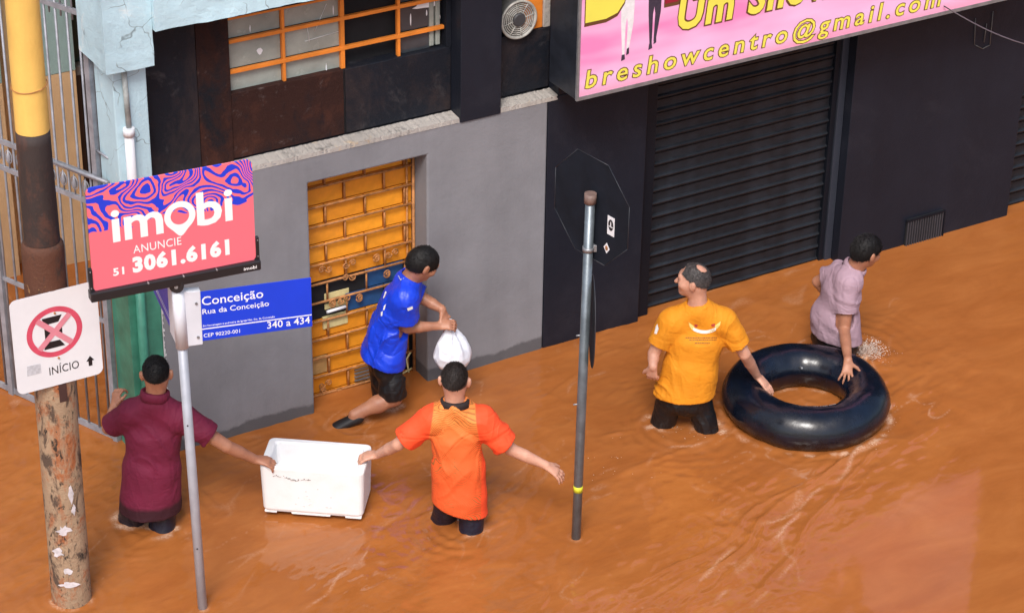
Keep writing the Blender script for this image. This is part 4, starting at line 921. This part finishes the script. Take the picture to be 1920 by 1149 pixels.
def person(label,basepx,pose,look,ground=-.585):
    B=wat(*basepx)
    root=empty('person',(B[0],B[1],0),label,'person',rz=RZ_P)
    def J(v):
        if len(v)==3 and isinstance(v[0],str): raise ValueError
        if v[0]=='z': P=wat(v[1],v[2],v[3])
        elif v[0]=='W': P=np.array(v[1:])
        else: P=hit(v[0],v[1],B+Fh*(v[2] if len(v)>2 else 0),Fh)
        d=P-B;return np.array([d@Rt,d@Fh,d[2]])
    def dirL(v): return nrm(np.array(v,float))
    j={k:J(v) for k,v in pose['j'].items()}
    T=[];top=j['chest'];pel=j['pelvis'];ax_s=nrm(j['shR']-j['shL']);ax_h=nrm(np.array(pose.get('hipax',ax_s),float));g=look.get('girth',.95)
    mid=(top*.45+pel*.55)+np.array(pose.get('bend',(0,0,0)))
    T.append(ell(pel-nrm(mid-pel)*.03,mid,(.150*g,.110*g),(.138*g,.100*g),ax_h,.05));T.append(ell(mid,top,(.138*g,.100*g),(.155*g,.108*g),ax_s,.05))
    sw=j['shR']-j['shL'];T.append(cone(j['shL']+sw*.10,j['shR']-sw*.10,.058,.058,.06))
    for s_ in('L','R'):T.append(cone(j['neck']-np.array([0,0,.005]),j['sh'+s_]*.75+j['neck']*.25,.055,.052,.05))
    U=[];Fm=[];Hn=[]
    for s_ in('L','R'):
        U.append(cone(j['sh'+s_],j['el'+s_],.052,.040,.03));Fm.append(cone(j['el'+s_],j['el'+s_]*.6+j['wr'+s_]*.4,.039,.0385,.006));Fm.append(cone(j['el'+s_]*.6+j['wr'+s_]*.4,j['wr'+s_],.0385,.026,.004))
        hd=pose['hand'+s_];Hn+=hand(j['wr'+s_],hd['d'],hd['n'],(1 if s_=='L' else -1)*hd.get('side',1),hd.get('curl',.4),hd.get('spread',.12),hd.get('thumb',.6))
    Lg=[];Sh=[];hw=ax_h*.088*g
    for s_,q in(('L',-1),('R',1)):
        hp=pel+hw*q-np.array([0,0,.02]);kn=j.get('kn'+s_);
        if kn is None: kn=hp+np.array([0,.02,-.42])
        an=j.get('an'+s_)
        if an is None: an=np.array([kn[0],kn[1]+.01,ground+.075])
        Lg+=[cone(hp,kn,.084*g,.056,.04),cone(kn,an*.4+kn*.6,.056,.055,.03),cone(an*.4+kn*.6,an,.055,.036,.03)]
        fd_=nrm(pose.get('foot'+s_,(0,1,-.05)));ft=ell(an-np.array([0,0,.035])+fd_*-.03,an-np.array([0,0,.045])+fd_*.15,(.036,.032),(.042,.022),np.cross(fd_,[0,0,1.]),.03);Sh.append(ft)
        j['_hp'+s_]=hp;j['_kn'+s_]=kn;j['_an'+s_]=an
    hdp,HF=head_prims(j['head'],pose['face'],pose.get('up',(0,0,1)),j['neck']+np.array([0,0,-.02]))
    allp=T+U+Fm+Hn+Lg+Sh+hdp;lo=np.min([p[1] for p in allp],0)-.03;hi=np.max([p[2] for p in allp],0)+.03
    F_=Field(lo,hi,.006)
    for p in T+U+Fm+Lg+Sh+hdp+Hn:F_.add(p)
    mesh_obj('body',F_.mesh(smooth=1),look['skin'],root)
    # hair
    r,f,u=HF;c=j['head'];ho=look.get('hair_off',.009)
    Hf=Field(c-.17,c+.17,.005);Hf.add(ball(c+(u*.012-f*.006)*HSC,tuple(x*HSC for x in (.077+ho*.7,.095+ho,.089+ho)),HF_(HF),.02),k=.001)
    if look.get('mop'): Hf.add(ball(c-f*.035-u*.02,(.076,.066,.075),HF_(HF),.03))
    hl=look.get('hairline',(.012,.80));pn=nrm(-u+f*hl[1]);Hf.plane(c+u*hl[0],pn)
    if look.get('fade'):
        St=Field(c-.17,c+.17,.005);St.add(ball(c+(u*.012-f*.006)*HSC,tuple(x*HSC+.0015 for x in (.077,.095,.089)),HF_(HF),.02),k=.001);St.plane(c+u*hl[0],pn)
        St.plane(c-u*.075,-u);mesh_obj('hair_fade',St.mesh(None,1),look['fade'],root);Hf.plane(c+u*(hl[0]+.058),pn)
    if look.get('bald'):
        Hf.add(ball(c+u*.112-f*.062,(.050,.050,.046),HF_(HF),.01),cut=True);Hf.add(ball(c+u*.085+f*.105,(.07,.055,.055),HF_(HF),.01),cut=True)
    Hobj=mesh_obj('hair',Hf.mesh(hair_disp(look.get('seed',1),look.get('hair_amp',.0018)),1),look['hairm'],root)
    ho_=Hobj.data;nv=len(ho_.vertices);co_=np.zeros(nv*3);no_=np.zeros(nv*3);ho_.vertices.foreach_get('co',co_);ho_.vertices.foreach_get('normal',no_);co_=co_.reshape(-1,3);no_=no_.reshape(-1,3)
    R_=np.random.default_rng(look.get('seed',1));ns=look.get('strands',5200);ii_=R_.integers(0,nv,ns);p0=co_[ii_];nn_=no_[ii_];L_=look.get('strand',.011)
    cm=(p0-(c+u*.08+f*.01));cm-=nn_*(cm*nn_).sum(1)[:,None];cm/=np.maximum(np.linalg.norm(cm,axis=1),1e-6)[:,None]
    dr_=nn_*look.get('lift',.9)+cm*.8+R_.normal(0,.28,(ns,3));dr_/=np.linalg.norm(dr_,axis=1)[:,None];sd_=np.cross(dr_,nn_);sd_/=np.maximum(np.linalg.norm(sd_,axis=1),1e-6)[:,None]
    ln_h=L_*R_.uniform(.5,1.3,(ns,1));p0=p0-nn_*.002;Vh=np.stack([p0-sd_*.0013,p0+sd_*.0013,p0+dr_*ln_h*.6+sd_*.0009-nn_*ln_h*0,p0+dr_*ln_h-nn_*ln_h*.15],1).reshape(-1,3)
    mh=bpy.data.meshes.new('hair_strands');mh.from_pydata(Vh.tolist(),[],[(4*i,4*i+1,4*i+2,4*i+3) for i in range(ns)]);link('hair_strands',mh,look['hairm'],Hobj)
    for s_ in(1,-1):
        e=c+f*.085+u*.008+r*s_*.033;mb=MB();N_=10
        for a in range(1): 
            V_=[e+f*.010]+[e+(r*math.cos(t)*.012+u*math.sin(t)*.006)+f*.004 for t in np.linspace(0,2*math.pi,N_+1)[:-1]];mb.add(V_,[(0,1+i,1+(i+1)%N_) for i in range(N_)],True)
        me=bpy.data.meshes.new('eye');me.from_pydata([tuple(v) for v in mb.v],[],mb.f);link('eye',me,m_eye,root)
    # shirt
    ease=look.get('ease',.016);sl=look.get('sleeve',.62);sr=look.get('sleeve_r',(.072,.078))
    Sp=[]
    for s_ in('L','R'):
        a,b=j['sh'+s_],j['el'+s_];k_=sl if not hasattr(sl,'keys') else sl[s_];e=a+(b-a)*k_;dv=nrm(b-a);Sp.append((a,e,dv))
    hem=j['hem'];hn=nrm(pose.get('hemn',(0,0,-1)));flare=look.get('flare',.02)
    hc=hem+0*hn
    lo=np.min([p[1] for p in T]+[e-.1 for _,e,_ in Sp],0)-.06;hi=np.max([p[2] for p in T]+[e+.1 for _,e,_ in Sp],0)+.06;lo=np.minimum(lo,hem-.2)
    S=Field(lo,hi,.006)
    for p in T:S.add(p,off=ease)
    S.add(ell(mid,hem+nrm(hem-mid)*.06,(.150*g+ease,.112*g+ease),(.163*g+ease+flare*.7,.120*g+ease+flare),ax_h,.05))
    for (a,e,dv) in Sp: S.add(cone(a,e+dv*.05,sr[0],sr[1],.045,clip=(e,dv)))
    for (a,e,dv) in Sp: S.add(cone(e-dv*.05,e+dv*.09,sr[1]-.012,sr[1]-.010,.01),cut=True)
    nk=j['neck'];S.add(cone(nk+np.array([0,0,.018]),j['head']+(j['head']-nk),.062,.085,.01),cut=True)
    _u=nrm(j['head']-nk);S.add(cone(nk+_u*.105,j['head']+_u*.25,.085,.09,.01),cut=True)
    # only cut the torso at the hem, sleeves hang clear of it
    S.plane(hem,-hn*-1)
    shirt=mesh_obj('shirt',S.mesh(fold_disp(look.get('seed',1),look.get('fold',.0055),look.get('dirs',((1,.2,.9),(-1,.2,.9)))),2),look['shirt'],root)
    # collar
    if look.get('collar'):
        m_,hh_,tilt=look['collar'];up_=nrm(j['head']-nk);nk=nk+up_*.045;rr0=.070;mb=MB();NC=28;sd_=nrm(ax_s-up_*(ax_s@up_));fw=np.cross(up_,sd_)
        V_=[]
        for k in range(NC):
            a=2*math.pi*k/NC;e=sd_*math.cos(a)+fw*math.sin(a)
            for rr2,z in((rr0+.016,-.022),(rr0+.011,hh_-.01),(rr0-.002,hh_),(rr0-.006,-.02)):
                V_.append(nk+e*rr2*(1+.10*abs(math.cos(a)))+up_*(z-.010+tilt*math.sin(a)))
        mb.add(V_,[(k*4+i,((k+1)%NC)*4+i,((k+1)%NC)*4+(i+1)%4,k*4+(i+1)%4) for k in range(NC) for i in range(4)],True)
        me=bpy.data.meshes.new('collar');me.from_pydata([tuple(v) for v in mb.v],[],mb.f);me.polygons.foreach_set('use_smooth',[True]*len(mb.f));link('collar',me,m_,root)
    # trousers or shorts
    ln=look.get('leglen',1.9);tp=[ell(pel+nrm(mid-pel)*.02,pel-np.array([0,0,.05]),(.142*g,.106*g),(.150*g,.112*g),ax_h,.03)];cuts=[]
    for s_ in('L','R'):
        hp,kn,an=j['_hp'+s_],j['_kn'+s_],j['_an'+s_]
        if ln<=1: e=hp+(kn-hp)*ln;dv=nrm(kn-hp);tp.append(cone(hp,e+dv*.04,.086*g,.080,.035,clip=(e,dv)));cuts.append((e,dv,.070))
        else:
            tp.append(cone(hp,kn,.082*g,.070,.03));e=kn+(an-kn)*(ln-1);tp.append(cone(kn,e,.070,.062,.03))
    lo=np.min([p[1] for p in tp],0)-.06;hi=np.max([p[2] for p in tp],0)+.06;Tf=Field(lo,hi,.007)
    for p in tp:Tf.add(p,off=.006)
    for e,dv,rc_ in cuts: Tf.add(cone(e-dv*.04,e+dv*.08,rc_,rc_,.01),cut=True)
    mesh_obj(look.get('bottom','trousers'),Tf.mesh(fold_disp(look.get('seed',1)+50,.0065,((1,.3,.5),(-1,.2,.6)),13.),2),look['pants'],root)
    for s_ in('L','R'):
        if look.get('shoes'):
            fd_=nrm(pose.get('foot'+s_,(0,1,-.05)));an=j['_an'+s_];Q=Field(an-.26,an+.26,.008)
            Q.add(ell(an-np.array([0,0,.035])+fd_*-.03,an-np.array([0,0,.045])+fd_*.15,(.036,.032),(.042,.022),np.cross(fd_,[0,0,1.]),.03),off=.009);mesh_obj('shoe',Q.mesh(),look['shoes'],root)
    return root,shirt,j,J,HF
def HF_(h): return h
def project(root,shirt,pts3,nrmdir,mat,name,polys):
    """flat print on cloth: polygons (lists of local points) pushed along nrmdir onto the shirt surface"""
    from mathutils.bvhtree import BVHTree
    me=shirt.data;bvh=BVHTree.FromPolygons([v.co[:] for v in me.vertices],[p.vertices[:] for p in me.polygons]);d=Vector(nrmdir).normalized();V_=[];F_=[]
    for pl_ in polys:
        q=[]
        for p in pl_:
            h=bvh.ray_cast(Vector(p)-d*.6,d,2.0)
            if h[0] is None: q=None;break
            q.append(tuple(Vector(h[0])-d*.0035))
        if q: F_.append(tuple(range(len(V_),len(V_)+len(q))));V_+=q
    if V_:
        m2_=bpy.data.meshes.new(name);m2_.from_pydata(V_,[],F_);link(name,m2_,mat,shirt)
skinA=skinmat('light_skin',(.50,.25,.165));skinB=skinmat('tan_skin',(.40,.19,.115));skinC=skinmat('pale_skin',(.56,.31,.22))
hairK=M('black_hair',(.006,.005,.005),.62,spec=.3,var=.4,vs=40,bs=.6,bscale=160);hairB=M('dark_brown_hair',(.016,.010,.008),.62,spec=.35,var=.4,vs=40,bs=.6,bscale=160);hairG=M('greying_hair',(.05,.042,.04),.6,var=.5,vs=50,bs=.5,bscale=160)
black=cloth('black_cloth',(.0035,.0035,.005),.5);navyc=cloth('navy_cloth',(.005,.006,.018),.5)
GZ=0
# --- man in maroon shirt, seen from behind, right hand on the box
mar=cloth('maroon_cotton',(.140,.004,.030),.8,wet=.16)
b_m=(283,978)
person('man in maroon shirt wading by the iron fence, holding the white box',b_m,dict(
 j=dict(head=(293,700,.03),neck=(290,752,.0),chest=(287,815,0),pelvis=(283,925,-.02),shL=(242,775,.0),shR=(345,785,0),
   elL=(203,802,.06),wrL=(214,762,.22),elR=(425,836,-.01),wrR=('z',480,861,.43),hem=(282,952,-.02),
   knL=(243,985,.05),knR=(300,1010,-.05)),
 handL=dict(d=(.15,.5,.8),n=(-.6,-.6,.3),curl=1.1,spread=.05),handR=dict(d=(.93,-.05,-.20),n=(.15,-.2,1),curl=.75,spread=.05,thumb=.4),
 face=(-.12,1,-.10),hipax=(1,.05,0)),
 dict(skin=skinB,hairm=hairK,shirt=mar,pants=navyc,seed=3,sleeve=dict(L=.85,R=.62),sleeve_r=(.075,.078),collar=(mar,.040,.0),fade=M('short_side_hair',(.075,.042,.03),.8,var=.3,vs=60),hairline=(.000,.72),ease=.022,flare=.03))
# --- man in the orange football shirt, arms spread, left hand on the box
om,n,b=newmat('orange_patterned_jersey');co=coords(n);sx=nd(n,'ShaderNodeSeparateXYZ');n.links.new(co,sx.inputs[0])
ab=nd(n,'ShaderNodeMath',operation='ABSOLUTE');ad1=nd(n,'ShaderNodeMath',operation='ADD');n.links.new(sx.outputs[0],ad1.inputs[0]);ad1.inputs[1].default_value=.035;n.links.new(ad1.outputs[0],ab.inputs[0])
nz=noise(n,co,4.5,1,.4);zz=nd(n,'ShaderNodeMath',operation='MULTIPLY_ADD');n.links.new(nz,zz.inputs[0]);zz.inputs[1].default_value=.30;n.links.new(sx.outputs[2],zz.inputs[2])
zz2=nd(n,'ShaderNodeMath',operation='MULTIPLY_ADD');n.links.new(ab.outputs[0],zz2.inputs[0]);zz2.inputs[1].default_value=.5;n.links.new(zz.outputs[0],zz2.inputs[2])
mm=nd(n,'ShaderNodeMath',operation='MULTIPLY');n.links.new(zz2.outputs[0],mm.inputs[0]);mm.inputs[1].default_value=520
sn=nd(n,'ShaderNodeMath',operation='SINE');n.links.new(mm.outputs[0],sn.inputs[0])
ln_=ramp(n,sn.outputs[0],[(.25,0.),(.75,.85)])
zr=nd(n,'ShaderNodeMath',operation='SUBTRACT');n.links.new(sx.outputs[2],zr.inputs[0]);zr.inputs[1].default_value=.58
zm=nd(n,'ShaderNodeMath',operation='MAXIMUM');n.links.new(zr.outputs[0],zm.inputs[0]);zm.inputs[1].default_value=0
za=nd(n,'ShaderNodeMath',operation='MULTIPLY_ADD');n.links.new(zm.outputs[0],za.inputs[0]);za.inputs[1].default_value=.14;n.links.new(ab.outputs[0],za.inputs[2])
mask=ramp(n,za.outputs[0],[(.166,1.),(.172,0.)])
mk=nd(n,'ShaderNodeMath',operation='MULTIPLY');n.links.new(ln_,mk.inputs[0]);n.links.new(mask,mk.inputs[1])
up_g=ramp(n,sx.outputs[2],[(.35,(.85,.085,.013)),(.66,(.84,.125,.020)),(.82,(.82,.23,.045))])
basec=mix(n,mask,(.86,.075,.016),up_g)
c=mix(n,mk.outputs[0],basec,(.30,.11,.02));n.links.new(c,b.inputs['Base Color']);b.inputs['Roughness'].default_value=.75;wrinkles(n,b,co,.5)
m_collar=cloth('black_collar',(.02,.012,.012))
b_o=(862,985)
_r,_s,_j,_J,_hf=person('man in patterned orange jersey, arms spread, holding the right end of the white box',b_o,dict(
 j=dict(head=(853,712,.02),neck=(853,762,0),chest=(855,820,0),pelvis=(862,920,-.02),shL=(805,788,0),shR=(905,788,0),
   elL=(746,833,-.01),wrL=('z',707,852,.44),elR=(958,842,0),wrR=(1024,872,-.02),hem=(862,948,-.02),knL=(832,975,.08),knR=(883,1010,-.06)),
 handL=dict(d=(-.92,.0,-.22),n=(-.15,-.2,1),curl=.75,spread=.05,thumb=.4),handR=dict(d=(.75,-.1,-.5),n=(.5,-.35,.8),curl=.45,spread=.16),
 face=(.10,1,-.05),hipax=(1,0,0),hemn=(-.28,0,-1)),
 dict(skin=skinC,hairm=hairB,shirt=om,girth=.88,pants=navyc,bottom='shorts',seed=11,sleeve=.80,sleeve_r=(.080,.088),collar=(m_collar,.020,.0),fade=bpy.data.materials['short_side_hair'],hairline=(.0,.72),flare=.02,ease=.018,fold=.005))
# --- man in blue, leaning out of the doorway
bl=cloth('blue_sports_shirt',(.004,.045,.62),.45,var=.12)
shoe=M('black_shoe',(.012,.012,.014),.5)
b_b=(722,772)
rB,sB,jB,JB,_=person('man in bright blue shirt and black shorts at the orange door holding a plastic bag',b_b,dict(
 j=dict(head=(793,492,-.02),neck=(765,527,0),chest=(748,560,0),pelvis=(722,668,0),shL=(765,545,.13),shR=(758,562,-.13),
   elL=(798,562,.10),wrL=(829,580,.04),elR=(764,614,-.08),wrR=(820,611,-.03),hem=(718,672,0),
   knR=('z',738,744,.17),anR=('z',664,777,.075),knL=(722,742,.10),anL=(712,830,.12)),
 handL=dict(d=(.35,-.15,-.75),n=(.75,-.4,.3),curl=.5,spread=.08),handR=dict(d=(.95,.05,.10),n=(.05,-.6,.8),curl=.9,spread=.05),
 face=(.80,.42,-.55),up=(.45,.1,.8),hipax=(.45,-.9,0),hemn=(-.22,0,-1),bend=(-.02,0,0),footR=(-.85,-.1,-.35),footL=(.5,.8,-.05)),
 dict(skin=skinB,hairm=hairK,shirt=bl,girth=.83,pants=black,bottom='shorts',seed=21,sleeve=dict(L=.75,R=.68),sleeve_r=(.078,.086),hairline=(-.03,.55),hair_off=.012,mop=True,strands=4200,strand=.016,lift=.12,hair_amp=.0014,leglen=.96,shoes=shoe,flare=.035,ease=.022,dirs=((.6,.2,.9),(-1,.2,.5))),ground=-.34)
# --- man in yellow t-shirt, right hand on the tube
ye=cloth('yellow_cotton',(.66,.235,.003),.8,var=.10)
b_y=(1283,797)
rY,sY,jY,JY,_=person('balding man in yellow shirt looking left, one hand on the inner tube',b_y,dict(
 j=dict(head=(1301,524,.0),neck=(1309,578,0),chest=(1305,640,0),pelvis=(1284,735,-.02),shL=(1256,603,0),shR=(1362,603,0),
   elL=(1226,662,-.02),wrL=(1224,688,-.09),elR=(1396,664,-.02),wrR=('z',1420,705,.290),hem=(1283,736,-.02),knL=(1240,805,.04),knR=(1330,822,-.04)),
 handL=dict(d=(.0,.15,-.9),n=(-.3,-.9,-.1),curl=.9,spread=.05),handR=dict(d=(.55,-.35,-.45),n=(.3,-.1,1),curl=.25,spread=.04,thumb=.3),
 face=(-.97,.25,-.02),hipax=(1,0,0),hemn=(-.02,0,-1)),
 dict(skin=skinC,hairm=hairG,shirt=ye,pants=black,seed=31,sleeve=.72,sleeve_r=(.078,.080),collar=(ye,.012,.0),hairline=(.016,.62),bald=True,ease=.024,girth=.98,flare=.02,dirs=((1,.2,.8),(1,.1,.5)),fold=.007))
# --- man in mauve polo at the far side of the tube
mv=cloth('mauve_polo',(.36,.24,.29),.8,var=.08)
b_p=(1572,668)
rP,sP,jP,JP,_=person('dark haired man in mauve polo shirt leaning over the inner tube',b_p,dict(
 j=dict(head=(1624,470,-.02),neck=(1598,508,0),chest=(1578,545,0),pelvis=(1566,632,0),shL=(1570,512,.12),shR=(1592,530,-.10),
   elL=(1533,528,.20),wrL=(1560,560,.22),elR=(1583,618,-.16),wrR=('z',1590,676,.312),hem=(1568,629,0),knL=(1598,662,.22),knR=(1566,690,-.02)),
 handL=dict(d=(.5,.2,-.6),n=(-.5,.3,.6),curl=.6),handR=dict(d=(-.05,-.40,-.50),n=(.05,-.65,.75),curl=.22,spread=.42,thumb=1.5),
 face=(.80,.50,-.25),up=(.15,.0,1),hipax=(.8,-.6,0),hemn=(-.1,0,-1),bend=(-.02,0,.0)),
 dict(skin=skinB,hairm=hairK,shirt=mv,pants=black,seed=41,girth=.98,sleeve=dict(L=.5,R=.62),sleeve_r=(.074,.078),collar=(mv,.028,.0),hairline=(-.008,.75),hair_off=.018,strands=4500,strand=.020,lift=.3,hair_amp=.0016,ease=.018,flare=.012,fold=.005,dirs=((.2,.2,.9),(.9,.2,.4))))
# --- prints on the shirts
m_prw=M('print_white',(.80,.78,.74),.6,var=.1);m_pry=M('print_pale_yellow',(.80,.66,.20),.6);m_prr=M('print_red',(.45,.04,.03),.6);m_prk=M('print_brown',(.10,.05,.03),.6)
def back_xy(J,px,py): return J((px,py,-.2))
def quads(J,cs):
    return [[J((x,y,0)) for x,y in q] for q in cs]
vdir=np.array([0,1,0])*math.cos(PITCH)+np.array([0,0,-1])*math.sin(PITCH)
def arc(x0,x1,y0,sag,h,n_=10,tilt=0): 
    o=[]
    for i in range(n_):
        t0,t1=i/n_,(i+1)/n_;f_=lambda t:(x0+(x1-x0)*t,y0+tilt*t+sag*(1-(2*t-1)**2))
        a,b_=f_(t0),f_(t1);o.append([a,b_,(b_[0],b_[1]+h),(a[0],a[1]+h)])
    return o
project(rY,sY,None,vdir,m_prw,'shirt_print',quads(JY,arc(1297,1340,613,6,6,10)))
project(rY,sY,None,vdir,m_pry,'shirt_print',quads(JY,[[(1289,604),(1300,612),(1296,619),(1291,612)],[(1337,611),(1349,602),(1347,610),(1341,617)]]+arc(1300,1337,617,5,2,8)))
project(rY,sY,None,vdir,m_prr,'shirt_print',quads(JY,[[(1300,608),(1306,608),(1305,613),(1300,612)],[(1331,608),(1338,606),(1338,612),(1332,612)]]))
rr=random.Random(5);lines=[]
for y_,x0_,x1_ in ((632,1283,1342),(636,1290,1340),(642,1300,1326)):
    x=x0_
    while x<x1_: w_=rr.uniform(1.5,4);lines.append([(x,y_),(x+w_,y_),(x+w_,y_+1.3),(x,y_+1.3)]);x+=w_+1
project(rY,sY,None,vdir,m_prk,'shirt_print',quads(JY,lines))
project(rY,sY,None,vdir,m_prw,'sleeve_badge',quads(JY,[[(1229,612),(1232,607),(1234,616),(1230,626),(1226,625)]]))
for q in ([(733,511),(738,514),(744,530),(739,531)],[(727,518),(732,521),(738,541),(733,541)],[(719,560),(722,558),(726,547),(723,546)],[(722,573),(726,570),(723,581),(720,581)],[(716,585),(720,583),(719,592),(716,592)]):
    project(rB,sB,None,vdir,m_prw,'shirt_print',quads(JB,[q]))
project(rB,sB,None,vdir,m_prr,'shirt_print',quads(JB,[[(742,505),(752,502),(756,511),(748,514)]]));project(rB,sB,None,vdir,M('print_grey',(.4,.42,.5),.6),'shirt_print',quads(JB,[[(746,516),(757,513),(759,522),(752,526)]]))
project(rB,sB,None,vdir,m_prw,'sleeve_badge',quads(JB,[[(766,578),(776,574),(777,579),(768,583)]]))
# ------------------------------------------------------------------ plastic bag held by the man in blue
_p=wat(722,772)+Fh*.02;bc=hit(846,655,_p,Fh);gh=hit(843,606,_p,Fh)
PB=empty('plastic_bag',bc,'full white plastic carrier bag hanging from the hands of the man in blue','bag')
m_bag,n,b=newmat('white_polythene');co=coords(n);b.inputs['Base Color'].default_value=(.74,.76,.82,1);b.inputs['Roughness'].default_value=.28
b.inputs['Subsurface Weight'].default_value=.3;b.inputs['Subsurface Radius'].default_value=(.03,.03,.03);bump(n,b,noise(n,co,16,5,.6,None,.8),.5,.012)
Bf=Field((-.22,-.2,-.24),(.22,.2,.28),.006)
Bf.add(ball((0,0,-.02),(.118,.095,.115),np.eye(3),.05));Bf.add(ball((.02,0,-.06),(.105,.09,.085),np.eye(3),.05));
lt=gh-bc
Bf.add(cone((-.045,0,.06),lt+np.array([-.01,0,.0]),.034,.010,.05));Bf.add(cone((.05,0,.06),lt+np.array([.008,0,.0]),.030,.010,.05))
def bagd(V): 
    q=np.stack([np.arctan2(V[:,1],V[:,0])*2.2,V[:,2]*6,V[:,0]*3],1);return .009*(1-2*np.abs(vnoise(q+vnoise(V*9,3)[:,None]*.4,5)))*np.clip(.25+(V[:,2]+.1)*4,.25,1.2)+.004*(1-2*np.abs(vnoise(V*17,8)))
mesh_obj('bag_body',Bf.mesh(bagd,1),m_bag,PB)
# ------------------------------------------------------------------ splash and foam
m_spl,n,b=newmat('splashing_water');b.inputs['Transmission Weight'].default_value=.35;b.inputs['Base Color'].default_value=(.84,.70,.60,1);b.inputs['Roughness'].default_value=.15;b.inputs['Specular IOR Level'].default_value=.8
mb=MB();rr=random.Random(12)
ico=[(0,0,1),(.894,0,.447),(.276,.851,.447),(-.724,.526,.447),(-.724,-.526,.447),(.276,-.851,.447),(.724,.526,-.447),(-.276,.851,-.447),(-.894,0,-.447),(-.276,-.851,-.447),(.724,-.526,-.447),(0,0,-1)]
icf=[(0,1,2),(0,2,3),(0,3,4),(0,4,5),(0,5,1),(1,6,2),(2,7,3),(3,8,4),(4,9,5),(5,10,1),(6,7,2),(7,8,3),(8,9,4),(9,10,5),(10,6,1),(11,7,6),(11,8,7),(11,9,8),(11,10,9),(11,6,10)]
def drop(p,s,st=(1,1,1)): mb.add([np.array(p)+np.array(v)*s*np.array(st) for v in ico],icf,True)
s0=wat(1604,668)
def nrm3(v): return v/np.linalg.norm(v)
for k in range(800):
    a=rr.gauss(0,.6);d=abs(rr.gauss(.0,.5));e=Rt*math.cos(a)+Fh*math.sin(a)*.9
    dist=.02+.21*d;h=max(0,.11*math.sin(min(1,dist/.26)*math.pi)*rr.random()+.012)
    drop(s0+e*dist+Z3*h,rr.choice((.001,.0013,.0018,.0026)),(rr.uniform(.7,2.6),rr.uniform(.7,1.6),rr.uniform(.7,3.5)))
for k in range(110):
    a=rr.gauss(0,.6);e=Rt*math.cos(a)+Fh*math.sin(a)*.9;d0=rr.uniform(.03,.17);p0=s0+e*d0+Z3*rr.uniform(.0,.05);q=[]
    t=nrm3(e*rr.uniform(.3,1)+Z3*rr.uniform(.2,1.0)+Rt*rr.uniform(-.4,.4));L=rr.uniform(.015,.06)
    mb.tube([p0,p0+t*L*.5+Z3*.004,p0+t*L],[rr.uniform(.0015,.004),.002,.0005],5)
tag(build(mb,'water_splash',m_spl,kind='stuff'),'white water splash thrown up beside the mauve shirted man','splash')
mb=MB()
m_foamw=M('pale_foam',(.62,.40,.27),.5,var=.2)
def flecks(c,r0,r1,n_,s=.006,a0=0,a1=6.28):
    for k in range(n_):
        a=rr.uniform(a0,a1);d=rr.uniform(r0,r1);p=np.array([c[0]+d*math.cos(a),c[1]+d*math.sin(a),.006]);drop(p,rr.uniform(.4,1)*s,(rr.uniform(.8,2),rr.uniform(.8,2),.35))
flecks(wat(1285,795),.05,.24,36,.004);flecks(wat(1150,860),.0,.35,24,.0035);flecks(T0,.56,.64,24,.0035,-1.4,.2)
tag(build(mb,'foam_flecks',m_foamw,kind='stuff'),'pale foam flecks on the brown water around legs and tube','foam')
print('objects',len(bpy.data.objects),'verts',sum(len(o.data.vertices) for o in bpy.data.objects if o.type=='MESH'))
